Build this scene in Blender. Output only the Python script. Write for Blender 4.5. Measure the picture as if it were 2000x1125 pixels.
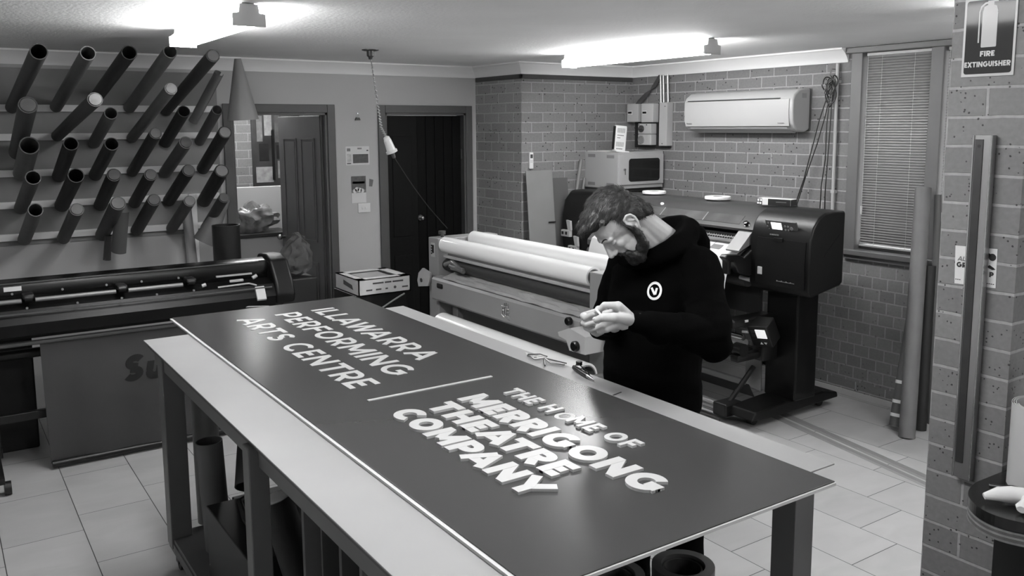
import bpy, bmesh, math, random
from mathutils import Vector, Matrix, noise
from mathutils.bvhtree import BVHTree
for o in list(bpy.data.objects): bpy.data.objects.remove(o)
C = bpy.context.scene.collection
SC = bpy.context.scene
PI = math.pi
random.seed(7)

# ---------------------------------------------------------------- camera
PITCH, ROLL, YAW, CAMH = 0.131316398, -0.00550974832, 0.593783463, 2.0
fw = Vector((math.sin(YAW)*math.cos(PITCH), math.cos(YAW)*math.cos(PITCH), -math.sin(PITCH)))
rt0 = Vector((math.cos(YAW), -math.sin(YAW), 0)); up0 = rt0.cross(fw)
rt = rt0*math.cos(ROLL) + up0*math.sin(ROLL); up = -rt0*math.sin(ROLL) + up0*math.cos(ROLL)
cd = bpy.data.cameras.new('camera'); cam = bpy.data.objects.new('camera', cd); C.objects.link(cam)
cam.matrix_world = Matrix(((rt.x, up.x, -fw.x, 0), (rt.y, up.y, -fw.y, 0), (rt.z, up.z, -fw.z, CAMH), (0, 0, 0, 1)))
cd.sensor_width = 36; cd.lens = 36*1692.8/2000; cd.shift_y = (470.58-562.5)/2000
cd.clip_start = 0.05; cd.clip_end = 100
SC.camera = cam
# ---------------------------------------------------------------- world, exposure
w = bpy.data.worlds.new('world'); SC.world = w; w.use_nodes = True
w.node_tree.nodes['Background'].inputs[0].default_value = (1, 1, 1, 1)
w.node_tree.nodes['Background'].inputs[1].default_value = 5.0
SC.view_settings.view_transform = 'Standard'; SC.view_settings.look = 'None'
SC.view_settings.gamma = 1; SC.view_settings.exposure = 0.0; SC.view_settings.use_curve_mapping = False
TUBE_POWER = 51.0       # emission strength of the fluorescent diffusers

# ---------------------------------------------------------------- materials
def g2l(v):
    v /= 255.0
    return v/12.92 if v <= 0.04045 else ((v+0.055)/1.055)**2.4
MATS = {}
def mat(name, g, rough=0.5, metal=0.0, spec=0.5, bump=0.0, bscale=60.0, var=0.0, vscale=6.0, trans=0.0, coat=0.0, alpha=1.0, sheen=0.0):
    """procedural grey: g is an sRGB 0-255 reflectance; var = blotchy value variation; bump = fine relief"""
    if name in MATS: return MATS[name]
    m = bpy.data.materials.new(name); m.use_nodes = True; nt = m.node_tree; b = nt.nodes['Principled BSDF']
    l = g2l(g); b.inputs['Base Color'].default_value = (l, l, l, 1)
    b.inputs['Roughness'].default_value = rough; b.inputs['Metallic'].default_value = metal
    b.inputs['Specular IOR Level'].default_value = spec
    b.inputs['Transmission Weight'].default_value = trans; b.inputs['Coat Weight'].default_value = coat
    b.inputs['Alpha'].default_value = alpha; b.inputs['Sheen Weight'].default_value = sheen
    tc = nt.nodes.new('ShaderNodeTexCoord')
    if var > 0:
        n = nt.nodes.new('ShaderNodeTexNoise'); n.inputs['Scale'].default_value = vscale; n.inputs['Detail'].default_value = 5
        nt.links.new(tc.outputs['Object'], n.inputs['Vector'])
        r = nt.nodes.new('ShaderNodeValToRGB')
        a, c = l*(1-var), min(1, l*(1+var))
        r.color_ramp.elements[0].position = .3; r.color_ramp.elements[0].color = (a, a, a, 1)
        r.color_ramp.elements[1].position = .7; r.color_ramp.elements[1].color = (c, c, c, 1)
        nt.links.new(n.outputs['Fac'], r.inputs['Fac']); nt.links.new(r.outputs['Color'], b.inputs['Base Color'])
    if bump > 0:
        n2 = nt.nodes.new('ShaderNodeTexNoise'); n2.inputs['Scale'].default_value = bscale; n2.inputs['Detail'].default_value = 4
        nt.links.new(tc.outputs['Object'], n2.inputs['Vector'])
        bp = nt.nodes.new('ShaderNodeBump'); bp.inputs['Strength'].default_value = bump; bp.inputs['Distance'].default_value = .01
        nt.links.new(n2.outputs['Fac'], bp.inputs['Height']); nt.links.new(bp.outputs['Normal'], b.inputs['Normal'])
    MATS[name] = m
    return m
def emit(name, s, g=255):
    if name in MATS: return MATS[name]
    m = bpy.data.materials.new(name); m.use_nodes = True; b = m.node_tree.nodes['Principled BSDF']; l = g2l(g)
    b.inputs['Base Color'].default_value = (.8, .8, .8, 1); b.inputs['Emission Color'].default_value = (l, l, l, 1)
    b.inputs['Emission Strength'].default_value = s; MATS[name] = m
    return m
def brick_mat(name, const, g1, g2, gm, uoff=0.0, zoff=0.0, width=.24, row=.086, spots=1.0, vs=34):
    m = bpy.data.materials.new(name); m.use_nodes = True; nt = m.node_tree; N = nt.nodes; L = nt.links; b = N['Principled BSDF']
    ge = N.new('ShaderNodeNewGeometry'); sp = N.new('ShaderNodeSeparateXYZ'); L.new(ge.outputs['Position'], sp.inputs[0])
    cb = N.new('ShaderNodeCombineXYZ')
    au = N.new('ShaderNodeMath'); au.inputs[1].default_value = uoff-const
    sxy = N.new('ShaderNodeMath'); L.new(sp.outputs[0], sxy.inputs[0]); L.new(sp.outputs[1], sxy.inputs[1]); L.new(sxy.outputs[0], au.inputs[0])
    az = N.new('ShaderNodeMath'); az.inputs[1].default_value = zoff; L.new(sp.outputs['Z'], az.inputs[0])
    L.new(au.outputs[0], cb.inputs[0]); L.new(az.outputs[0], cb.inputs[1])
    br = N.new('ShaderNodeTexBrick'); br.offset = .5; br.offset_frequency = 2; br.squash = 1
    br.inputs['Scale'].default_value = 1; br.inputs['Brick Width'].default_value = width; br.inputs['Row Height'].default_value = row
    br.inputs['Mortar Size'].default_value = .0052; br.inputs['Mortar Smooth'].default_value = .25; br.inputs['Bias'].default_value = 0
    # slightly wavy joints
    nz = N.new('ShaderNodeTexNoise'); nz.inputs['Scale'].default_value = 14; L.new(cb.outputs[0], nz.inputs['Vector'])
    sb = N.new('ShaderNodeVectorMath'); sb.operation = 'SUBTRACT'; sb.inputs[1].default_value = (.5, .5, .5); L.new(nz.outputs['Color'], sb.inputs[0])
    sc = N.new('ShaderNodeVectorMath'); sc.operation = 'SCALE'; sc.inputs['Scale'].default_value = .006; L.new(sb.outputs[0], sc.inputs[0])
    ad = N.new('ShaderNodeVectorMath'); ad.operation = 'ADD'; L.new(cb.outputs[0], ad.inputs[0]); L.new(sc.outputs[0], ad.inputs[1])
    L.new(ad.outputs[0], br.inputs['Vector'])
    a, c, d = g2l(g1), g2l(g2), g2l(gm)
    br.inputs['Color1'].default_value = (a, a, a, 1); br.inputs['Color2'].default_value = (c, c, c, 1); br.inputs['Mortar'].default_value = (d, d, d, 1)
    # iron spots: voronoi blobs gated by large noise
    vo = N.new('ShaderNodeTexVoronoi'); vo.inputs['Scale'].default_value = vs; L.new(ad.outputs[0], vo.inputs['Vector'])
    lt = N.new('ShaderNodeMath'); lt.operation = 'LESS_THAN'; lt.inputs[1].default_value = .22; 
    nz3 = N.new('ShaderNodeTexNoise'); nz3.inputs['Scale'].default_value = 150; L.new(cb.outputs[0], nz3.inputs['Vector'])
    jm = N.new('ShaderNodeMath'); jm.operation = 'MULTIPLY_ADD'; jm.inputs[1].default_value = .3; L.new(nz3.outputs['Fac'], jm.inputs[0]); L.new(vo.outputs['Distance'], jm.inputs[2])
    s2 = N.new('ShaderNodeMath'); s2.operation = 'SUBTRACT'; s2.inputs[1].default_value = .15; L.new(jm.outputs[0], s2.inputs[0]); L.new(s2.outputs[0], lt.inputs[0])
    sx = N.new('ShaderNodeSeparateColor'); L.new(vo.outputs['Color'], sx.inputs[0])
    gt = N.new('ShaderNodeMath'); gt.operation = 'GREATER_THAN'; gt.inputs[1].default_value = .66; L.new(sx.outputs[0], gt.inputs[0])
    nb = N.new('ShaderNodeTexNoise'); nb.inputs['Scale'].default_value = 7; L.new(cb.outputs[0], nb.inputs['Vector'])
    g3 = N.new('ShaderNodeMath'); g3.operation = 'GREATER_THAN'; g3.inputs[1].default_value = .46; L.new(nb.outputs['Fac'], g3.inputs[0])
    m1 = N.new('ShaderNodeMath'); m1.operation = 'MULTIPLY'; L.new(lt.outputs[0], m1.inputs[0]); L.new(gt.outputs[0], m1.inputs[1])
    m2 = N.new('ShaderNodeMath'); m2.operation = 'MULTIPLY'; L.new(m1.outputs[0], m2.inputs[0]); L.new(g3.outputs[0], m2.inputs[1])
    m3 = N.new('ShaderNodeMath'); m3.operation = 'MULTIPLY'; m3.inputs[1].default_value = .85*spots; L.new(m2.outputs[0], m3.inputs[0])
    # fine grain
    ng = N.new('ShaderNodeTexNoise'); ng.inputs['Scale'].default_value = 60; ng.inputs['Detail'].default_value = 6; L.new(cb.outputs[0], ng.inputs['Vector'])
    mr = N.new('ShaderNodeMapRange'); mr.inputs['To Min'].default_value = .78; mr.inputs['To Max'].default_value = 1.22; L.new(ng.outputs['Fac'], mr.inputs[0])
    mx0 = N.new('ShaderNodeMix'); mx0.data_type = 'RGBA'; mx0.blend_type = 'MULTIPLY'; mx0.inputs[0].default_value = 1
    L.new(br.outputs['Color'], mx0.inputs[6]); L.new(mr.outputs[0], mx0.inputs[7])
    mx = N.new('ShaderNodeMix'); mx.data_type = 'RGBA'; L.new(m3.outputs[0], mx.inputs[0]); L.new(mx0.outputs[2], mx.inputs[6]); mx.inputs[7].default_value = (.012, .012, .012, 1)
    L.new(mx.outputs[2], b.inputs['Base Color'])
    bp = N.new('ShaderNodeBump'); bp.invert = True; bp.inputs['Strength'].default_value = .6; bp.inputs['Distance'].default_value = .006
    L.new(br.outputs['Fac'], bp.inputs['Height']); L.new(bp.outputs['Normal'], b.inputs['Normal'])
    b.inputs['Roughness'].default_value = .75; b.inputs['Specular IOR Level'].default_value = .3
    return m
def tile_mat():
    m = bpy.data.materials.new('floor_tiles'); m.use_nodes = True; nt = m.node_tree; N = nt.nodes; L = nt.links; b = N['Principled BSDF']
    ge = N.new('ShaderNodeNewGeometry'); sp = N.new('ShaderNodeSeparateXYZ'); L.new(ge.outputs['Position'], sp.inputs[0])
    def M(op, a, b_=None, c=None):
        n = N.new('ShaderNodeMath'); n.operation = op
        for i, v in enumerate((a, b_, c)):
            if v is None: continue
            if isinstance(v, (int, float)): n.inputs[i].default_value = v
            else: L.new(v, n.inputs[i])
        return n.outputs[0]
    X0, PX, LY, SH = 0.165, 0.3568, 0.60, 0.20
    row = M('FLOOR', M('DIVIDE', M('SUBTRACT', sp.outputs[0], X0), PX))
    u = M('ADD', M('SUBTRACT', sp.outputs[1], M('MULTIPLY', row, SH)), 1.366)
    v = M('SUBTRACT', sp.outputs[0], X0)
    cb = N.new('ShaderNodeCombineXYZ'); L.new(u, cb.inputs[0]); L.new(v, cb.inputs[1])
    br = N.new('ShaderNodeTexBrick'); br.offset = 0; br.inputs['Scale'].default_value = 1
    br.inputs['Brick Width'].default_value = LY; br.inputs['Row Height'].default_value = PX; br.inputs['Mortar Size'].default_value = .0022
    br.inputs['Mortar Smooth'].default_value = .2
    L.new(cb.outputs[0], br.inputs['Vector'])
    a, c, d = g2l(168), g2l(178), g2l(54)
    br.inputs['Color1'].default_value = (a, a, a, 1); br.inputs['Color2'].default_value = (c, c, c, 1); br.inputs['Mortar'].default_value = (d, d, d, 1)
    nz = N.new('ShaderNodeTexNoise'); nz.inputs['Scale'].default_value = 3.2; nz.inputs['Detail'].default_value = 6; nz.inputs['Distortion'].default_value = .6
    mp = N.new('ShaderNodeMapping'); mp.inputs['Scale'].default_value = (1.0, 2.2, 1); mp.inputs['Rotation'].default_value = (0, 0, .5)
    L.new(ge.outputs['Position'], mp.inputs[0]); L.new(mp.outputs[0], nz.inputs['Vector'])
    mr = N.new('ShaderNodeMapRange'); mr.inputs['To Min'].default_value = .82; mr.inputs['To Max'].default_value = 1.12; L.new(nz.outputs['Fac'], mr.inputs[0])
    mx = N.new('ShaderNodeMix'); mx.data_type = 'RGBA'; mx.blend_type = 'MULTIPLY'; mx.inputs[0].default_value = 1
    L.new(br.outputs['Color'], mx.inputs[6]); L.new(mr.outputs[0], mx.inputs[7]); L.new(mx.outputs[2], b.inputs['Base Color'])
    bp = N.new('ShaderNodeBump'); bp.invert = True; bp.inputs['Strength'].default_value = .4; bp.inputs['Distance'].default_value = .003
    L.new(br.outputs['Fac'], bp.inputs['Height']); L.new(bp.outputs['Normal'], b.inputs['Normal'])
    b.inputs['Roughness'].default_value = .42
    return m

# ---------------------------------------------------------------- mesh builder
class MB:
    def __init__(s): s.b = bmesh.new()
    def box(s, x0, x1, y0, y1, z0, z1, bev=0.0, M=None, seg=2):
        r = bmesh.ops.create_cube(s.b, size=1)
        vs = r['verts']
        for v in vs:
            v.co = Vector(((x0+x1)/2+v.co.x*(x1-x0), (y0+y1)/2+v.co.y*(y1-y0), (z0+z1)/2+v.co.z*(z1-z0)))
        if bev > 0:
            es = list({e for v in vs for e in v.link_edges})
            rb = bmesh.ops.bevel(s.b, geom=es, offset=bev, segments=seg, profile=.5, affect='EDGES')
            vs = list({v for f in rb['faces'] for v in f.verts} | {v for v in vs if v.is_valid})
        if M is not None:
            for v in vs: v.co = M @ v.co
        return s
    def ring_loft(s, rings, cap0=True, cap1=True, closed=True):
        R = [[s.b.verts.new(p) for p in r] for r in rings]
        n = len(R[0])
        for a, c in zip(R[:-1], R[1:]):
            for i in range(n if closed else n-1):
                j = (i+1) % n
                try: s.b.faces.new((a[i], a[j], c[j], c[i]))
                except ValueError: pass
        if cap0 and n > 2: s.b.faces.new(list(reversed(R[0])))
        if cap1 and n > 2: s.b.faces.new(R[-1])
        return R
    def cyl(s, p0, p1, r0, r1=None, n=20, caps=True):
        p0 = Vector(p0); p1 = Vector(p1); r1 = r0 if r1 is None else r1
        d = (p1-p0).normalized(); a = d.orthogonal().normalized(); c = d.cross(a)
        rr = [[p+(a*math.cos(2*PI*i/n)+c*math.sin(2*PI*i/n))*r for i in range(n)] for p, r in ((p0, r0), (p1, r1))]
        s.ring_loft(rr, caps, caps); return s
    def tube(s, p0, p1, r, t, n=24):
        """hollow tube, open at both ends"""
        p0 = Vector(p0); p1 = Vector(p1)
        d = (p1-p0).normalized(); a = d.orthogonal().normalized(); c = d.cross(a)
        def ring(p, q): return [p+(a*math.cos(2*PI*i/n)+c*math.sin(2*PI*i/n))*q for i in range(n)]
        rr = [ring(p0, r), ring(p1, r), ring(p1, r-t), ring(p0, r-t), ring(p0, r)]
        s.ring_loft(rr, False, False); return s
    def lathe(s, p0, axis, prof, n=24, caps=False):
        """prof: list of (distance along axis, radius)"""
        p0 = Vector(p0); d = Vector(axis).normalized(); a = d.orthogonal().normalized(); c = d.cross(a)
        rr = [[p0+d*h+(a*math.cos(2*PI*i/n)+c*math.sin(2*PI*i/n))*max(r, 1e-5) for i in range(n)] for h, r in prof]
        s.ring_loft(rr, caps, caps); return s
    def path(s, pts, r, n=8, caps=True):
        pts = [Vector(p) for p in pts]; rings = []; prev = None
        for i, p in enumerate(pts):
            t = (pts[min(i+1, len(pts)-1)]-pts[max(i-1, 0)]).normalized()
            a = t.orthogonal().normalized() if prev is None else (prev-t*prev.dot(t)).normalized()
            prev = a; c = t.cross(a); q = r[i] if isinstance(r, (list, tuple)) else r
            rings.append([p+(a*math.cos(2*PI*k/n)+c*math.sin(2*PI*k/n))*q for k in range(n)])
        s.ring_loft(rings, caps, caps); return s
    def prism(s, poly, axis, a0, a1):
        """poly of 2D points in the other two axes (in XYZ order), extruded along axis between a0 and a1"""
        def P(u, v, w_):
            return {'X': (w_, u, v), 'Y': (u, w_, v), 'Z': (u, v, w_)}[axis]
        s.ring_loft([[Vector(P(u, v, a0)) for u, v in poly], [Vector(P(u, v, a1)) for u, v in poly]]); return s
    def quad(s, *ps):
        s.b.faces.new([s.b.verts.new(Vector(p)) for p in ps]); return s
    def ico(s, c, r, sub=2, M=None):
        v = bmesh.ops.create_icosphere(s.b, subdivisions=sub, radius=1)['verts']
        r = (r, r, r) if isinstance(r, (int, float)) else r
        for q in v:
            q.co = Vector((q.co.x*r[0], q.co.y*r[1], q.co.z*r[2]))
            if M is not None: q.co = M @ q.co
            q.co += Vector(c)
        return s
    def sheet(s, grid, t=.001):
        """grid of points -> thin solid sheet of thickness t"""
        nr, nc = len(grid), len(grid[0]); G = [[Vector(p) for p in r] for r in grid]
        def nrm(i, j):
            a = G[min(i+1, nr-1)][j]-G[max(i-1, 0)][j]; c = G[i][min(j+1, nc-1)]-G[i][max(j-1, 0)]
            return a.cross(c).normalized()
        T = [[s.b.verts.new(G[i][j]+nrm(i, j)*t/2) for j in range(nc)] for i in range(nr)]
        B = [[s.b.verts.new(G[i][j]-nrm(i, j)*t/2) for j in range(nc)] for i in range(nr)]
        for i in range(nr-1):
            for j in range(nc-1):
                s.b.faces.new((T[i][j], T[i+1][j], T[i+1][j+1], T[i][j+1])); s.b.faces.new((B[i][j], B[i][j+1], B[i+1][j+1], B[i+1][j]))
        loop = [(i, 0) for i in range(nr)]+[(nr-1, j) for j in range(1, nc)]+[(i, nc-1) for i in range(nr-2, -1, -1)]+[(0, j) for j in range(nc-2, 0, -1)]
        for k in range(len(loop)):
            a = loop[k]; c = loop[(k+1) % len(loop)]
            s.b.faces.new((T[a[0]][a[1]], T[c[0]][c[1]], B[c[0]][c[1]], B[a[0]][a[1]]))
        return s
    def build(s, name, m, parent=None, smooth=False, **tags):
        bmesh.ops.recalc_face_normals(s.b, faces=s.b.faces)
        me = bpy.data.meshes.new(name); 
        off = Vector((0, 0, 0)); q = parent
        while q is not None: off += q.location; q = q.parent
        if parent is None:
            # origin of a single-mesh thing: the middle of its underside
            xs = [v.co for v in s.b.verts]
            off = Vector(((min(v.x for v in xs)+max(v.x for v in xs))/2, (min(v.y for v in xs)+max(v.y for v in xs))/2, min(v.z for v in xs)))
        for v in s.b.verts: v.co -= off
        s.b.to_mesh(me); s.b.free()
        me.materials.append(m)
        if smooth:
            for p in me.polygons: p.use_smooth = True
        o = bpy.data.objects.new(name, me); C.objects.link(o)
        if parent is None: o.location = off
        else: o.parent = parent
        if smooth and smooth != 'all':
            try: me.set_sharp_from_angle(angle=math.radians(40))
            except Exception: pass
        for k, v in tags.items(): o[k] = v
        return o
def thing(name, label, cat, loc, group=None):
    o = bpy.data.objects.new(name, None); C.objects.link(o); o.location = loc
    o.empty_display_size = .1; o['label'] = label; o['category'] = cat
    if group: o['group'] = group
    return o
def tag(o, label, cat, group=None, kind=None):
    o['label'] = label; o['category'] = cat
    if group: o['group'] = group
    if kind: o['kind'] = kind
    return o
def struct(mb, name, m, **k): return mb.build(name, m, None, kind='structure', **k)
def circ(cx, cy, r, n=24, a0=0, a1=2*PI, end=False):
    return [(cx+r*math.cos(a0+(a1-a0)*i/(n-(1 if end else 0))), cy+r*math.sin(a0+(a1-a0)*i/(n-(1 if end else 0)))) for i in range(n)]
def rrect(x0, x1, y0, y1, r, n=5):
    p = []
    for cx, cy, a in ((x1-r, y1-r, 0), (x0+r, y1-r, PI/2), (x0+r, y0+r, PI), (x1-r, y0+r, 1.5*PI)):
        p += [(cx+r*math.cos(a+PI/2*i/n), cy+r*math.sin(a+PI/2*i/n)) for i in range(n+1)]
    return p
# ---------------------------------------------------------------- lettering made of strokes
def arc(cx, cy, rx, ry, a0, a1, n=14):
    return [(cx+rx*math.cos(math.radians(a0+(a1-a0)*i/n)), cy+ry*math.sin(math.radians(a0+(a1-a0)*i/n))) for i in range(n+1)]
def glyph(ch, t):
    """strokes (polylines) for cap height 1 with stroke weight t; returns strokes, advance width"""
    h = t/2; T = 1-h; 
    def O(wd): return [arc(wd/2, .5, wd/2-h, .5-h+.01, 0, 360, 28)], wd
    if ch == 'I': return [[(h, 0), (h, 1)]], t
    if ch == 'L': return [[(h, 0), (h, 1)], [(h, h), (.56+h/2, h)]], .58+h/2
    if ch == 'A': W = .84+t*.55; return [[(h*.6, 0), (W/2, 1-h*.3)], [(W-h*.6, 0), (W/2, 1-h*.3)], [(W*.22, .28), (W*.78, .28)]], W
    if ch == 'W': W = 1.16+t*.8; return [[(h*.6, 1), (W*.28, 0)], [(W*.28, 0), (W/2, 1)], [(W/2, 1), (W*.72, 0)], [(W*.72, 0), (W-h*.6, 1)]], W
    if ch == 'R': return [[(h, 0), (h, 1)], [(h, T), (.38, T)]+arc(.38, .66+.0, .27, T-.66, 90, -90, 12)+[(h, .66*2-T)], [(.34, .4), (.62, 0)]], .66+h*.6
    if ch == 'P': return [[(h, 0), (h, 1)], [(h, T), (.38, T)]+arc(.38, .64, .27, T-.64, 90, -90, 12)+[(h, .64*2-T)]], .66+h
    if ch == 'E': return [[(h, 0), (h, 1)], [(h, T), (.54+h*.4, T)], [(h, .5), (.50+h*.2, .5)], [(h, h), (.55+h*.4, h)]], .55+h*.4
    if ch == 'F': return [[(h, 0), (h, 1)], [(h, T), (.58+h*.4, T)], [(h, .48), (.54+h*.2, .48)]], .58+h*.4
    if ch == 'O': return O(1.0)
    if ch == 'C': return [arc(.5, .5, .5-h, .5-h+.01, 48, 312, 22)], .88
    if ch == 'G': return [arc(.5, .5, .5-h, .5-h+.01, 50, 348, 24), [(.98-h, .5-h*.2), (.98-h, .22)], [(.98, .5-h*.2), (.56, .5-h*.2)]], 1.0
    if ch == 'M': W = .92+t*.6; return [[(h, 0), (h, 1)], [(W-h, 0), (W-h, 1)], [(h, 1-h*.4), (W/2, .25)], [(W/2, .25), (W-h, 1-h*.4)]], W
    if ch == 'N': W = .76+t*.5; return [[(h, 0), (h, 1)], [(W-h, 0), (W-h, 1)], [(h, 1-h*.5), (W-h, h*.5)]], W
    if ch == 'H': W = .74+t*.4; return [[(h, 0), (h, 1)], [(W-h, 0), (W-h, 1)], [(h, .5), (W-h, .5)]], W
    if ch == 'T': W = .7+t*.4; return [[(W/2, 0), (W/2, 1)], [(0, T), (W, T)]], W
    if ch == 'Y': W = .84+t*.4; return [[(W/2, 0), (W/2, .45)], [(h*.6, 1), (W/2, .42)], [(W-h*.6, 1), (W/2, .42)]], W
    if ch == 'X': W = .74+t*.4; return [[(h*.6, 0), (W-h*.6, 1)], [(h*.6, 1), (W-h*.6, 0)]], W
    if ch == 'U': return [[(h, 1), (h, .36)]+arc(.37, .37, .37-h, .37-h, 180, 360, 12)+[(.74-h, 1)]], .74
    if ch == 'S': return [arc(.34, .74-h*.18, .34-h*1.02, .26-h*.82, 30, 270, 14)+arc(.34, .26+h*.18, .35-h*1.02, .26-h*.82, 90, -150, 14)], .68
    if ch == 'V': W = .8+t*.4; return [[(h*.6, 1), (W/2, 0)], [(W-h*.6, 1), (W/2, 0)]], W
    if ch == 'u': return [[(h, .68), (h, .25)]+arc(.3, .28, .3-h, .28-h, 180, 360, 10)+[(.6-h, .68)], [(.6-h, .68), (.6-h, 0)]], .6
    if ch == 'm': return [[(h, 0), (h, .68)], [(h, .4)]+arc(.3, .42, .3-h, .26-h*.5, 180, 0, 10)+[(.6-h, 0)], [(.6-h, .4)]+arc(.86-h, .42, .27, .26-h*.5, 180, 0, 10)+[(1.13-h, 0)]], 1.13
    return [], .34
def stroke_prisms(mb, strokes, t, F, z0, z1):
    """each stroke becomes a joined extruded ribbon; F maps (u,v,w) -> point"""
    for si, pl in enumerate(strokes):
        z1 = z1-(z1-z0)*.03
        dd = [pl[0]]
        for p_ in pl[1:]:
            if math.dist(p_, dd[-1]) > .012: dd.append(p_)
        pl = dd if len(dd) > 1 else pl
        n = len(pl); closed = n > 3 and math.dist(pl[0], pl[-1]) < 1e-3
        if closed: pl = pl[:-1]; n -= 1
        Lp, Rp = [], []
        for i in range(n):
            p = Vector(pl[i]); 
            a = Vector(pl[i-1]) if (i > 0 or closed) else None; c = Vector(pl[(i+1) % n]) if (i < n-1 or closed) else None
            d1 = (p-a).normalized() if a is not None else None; d2 = (c-p).normalized() if c is not None else None
            d = ((d1 or d2)+(d2 or d1)).normalized(); nn = Vector((-d.y, d.x)); k = 1/max(.5, nn.dot(Vector((-(d1 or d2).y, (d1 or d2).x))))
            Lp.append(p+nn*t/2*k); Rp.append(p-nn*t/2*k)
        rings = [[F(l.x, l.y, z0), F(l.x, l.y, z1), F(r.x, r.y, z1), F(r.x, r.y, z0)] for l, r in zip(Lp, Rp)]
        if closed: rings.append(rings[0]); mb.ring_loft(rings, False, False)
        else: mb.ring_loft(rings)
def word_layout(txt, t, sp, kern=None):
    out = []; u = 0; pv = ''
    for ch in txt:
        if pv+ch in ('AT', 'LA', 'PA', 'AW', 'WA', 'NY', 'TR', 'RT', 'FO'): u -= {'AT': .20, 'LA': .12, 'PA': .16, 'AW': .16, 'WA': .16}.get(pv+ch, .04)
        s_, wd = glyph(ch, t); out.append((ch, s_, u)); u += wd+sp; pv = ch
    return out, u-sp
def flat_text(txt, size, F, z0, z1, m, name, parent, t=.16, sp=.14, width=None, slant=0.0, per_letter=False):
    """F(u,v,w): u along the reading direction, v up the letter, in metres"""
    lay, W = word_layout(txt, t, sp); kx = (width/(W*size)) if width else 1
    res = []; mb = MB()
    for ch, st, u in lay:
        if not st: continue
        if per_letter: mb = MB()
        G = lambda a, b_, c_, u=u: F((a+u+slant*b_)*size*kx, b_*size, c_)
        stroke_prisms(mb, st, t, G, z0, z1)
        if per_letter: res.append(mb.build(name, m, parent))
    if not per_letter: res.append(mb.build(name, m, parent))
    return res
# ================================================================ THE ROOM
XA, YF, YW, XR, CEIL = 5.566, 6.2056, 6.957, 4.296, 2.545
m_white = mat('painted_wall', 176, .7, spec=.3, var=.03, vscale=1.5, bump=.05, bscale=90)
m_ceil = mat('ceiling_paint', 245, .8, spec=.2, var=.03, vscale=2, bump=.25, bscale=45)
m_cove = mat('cornice_paint', 225, .6, spec=.3)
m_trimdark = mat('dark_timber_trim', 60, .5, var=.08, vscale=9)
m_archdark = mat('door_frame_paint', 72, .5, var=.05, vscale=9)
m_brA = brick_mat('brick_wall_right', 5.566, 106, 116, 152, uoff=.115, zoff=.030)
m_brF = brick_mat('brick_wall_back', 6.2056, 112, 122, 150, uoff=-.082, zoff=.030)
m_brR = brick_mat('brick_return', 4.296, 136, 148, 172, uoff=.03, zoff=.030)
m_brH = brick_mat('brick_headers', 5.566, 104, 118, 138, uoff=.03, zoff=.030, width=.12, spots=.5)
m_brP = brick_mat('brick_pillar', 2.6, 112, 124, 152, uoff=-.032, zoff=.044, vs=72)
m_brB = brick_mat('brick_far_room', 8.9, 120, 130, 160, zoff=.03, spots=.3)
struct(MB().box(-2.4, 6.2, -3.0, 9.4, -.1, 0), 'floor', tile_mat())
struct(MB().box(-2.4, 6.2, -3.0, 9.4, CEIL, CEIL+.1), 'ceiling', m_ceil)
# painted back wall with two door openings (x 2.024-2.825 and 3.355-4.185)
wb = MB()
for x0, x1, z0, z1 in ((-2.4, 2.024, 0, CEIL), (2.825, 3.355, 0, CEIL), (4.185, XR, 0, CEIL), (2.024, 2.825, 2.13, CEIL), (3.355, 4.185, 2.13, CEIL)):
    wb.box(x0, x1, YW, YW+.11, z0, z1)
struct(wb, 'wall_back', m_white)
struct(MB().box(XR+.0015, XA+.25, YF, YF+.12, 0, CEIL), 'wall_back_brick', m_brF)
struct(MB().box(XR, XR+.11, YF+.003, YW+.11, 0, CEIL), 'wall_return', m_brR)
# right brick wall with the window opening y 2.6-3.80, z 1.10-2.50 (two lights)
wr = MB()
wr.box(XA, XA+.24, 3.86, YF+.1, 1.03, CEIL)
struct(wr, 'wall_right', m_brA)
struct(MB().box(XA, XA+.24, -3.0, YF+.1, .118, 1.03), 'wall_under_window', m_brH)
struct(MB().box(XA, XA+.24, -3.0, YF+.1, 0, .118), 'wall_base_course', m_brA)
wq = MB(); wq.box(XA, XA+.24, -3.0, 2.55, 1.03, CEIL)
struct(wq, 'wall_right_plain', m_white)
struct(MB().box(XA+.002, XA+.24, 2.55, 3.86, 2.515, CEIL), 'trim_window_head', m_trimdark)
m_bw = mat('bounce_wall_paint', 232, .7)  # unseen walls, painted lighter to bounce more light into the room
struct(MB().box(-2.5, -2.4, -3.0, 9.4, 0, CEIL), 'wall_left', m_bw)
struct(MB().box(-2.4, 6.2, -3.1, -3.0, 0, CEIL), 'wall_front', m_bw)
# brick pillar, one brick wide
pl = MB(); pl.box(2.6, 2.83, 1.238, 1.470, 0, CEIL); struct(pl, 'wall_pillar', m_brP)
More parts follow.
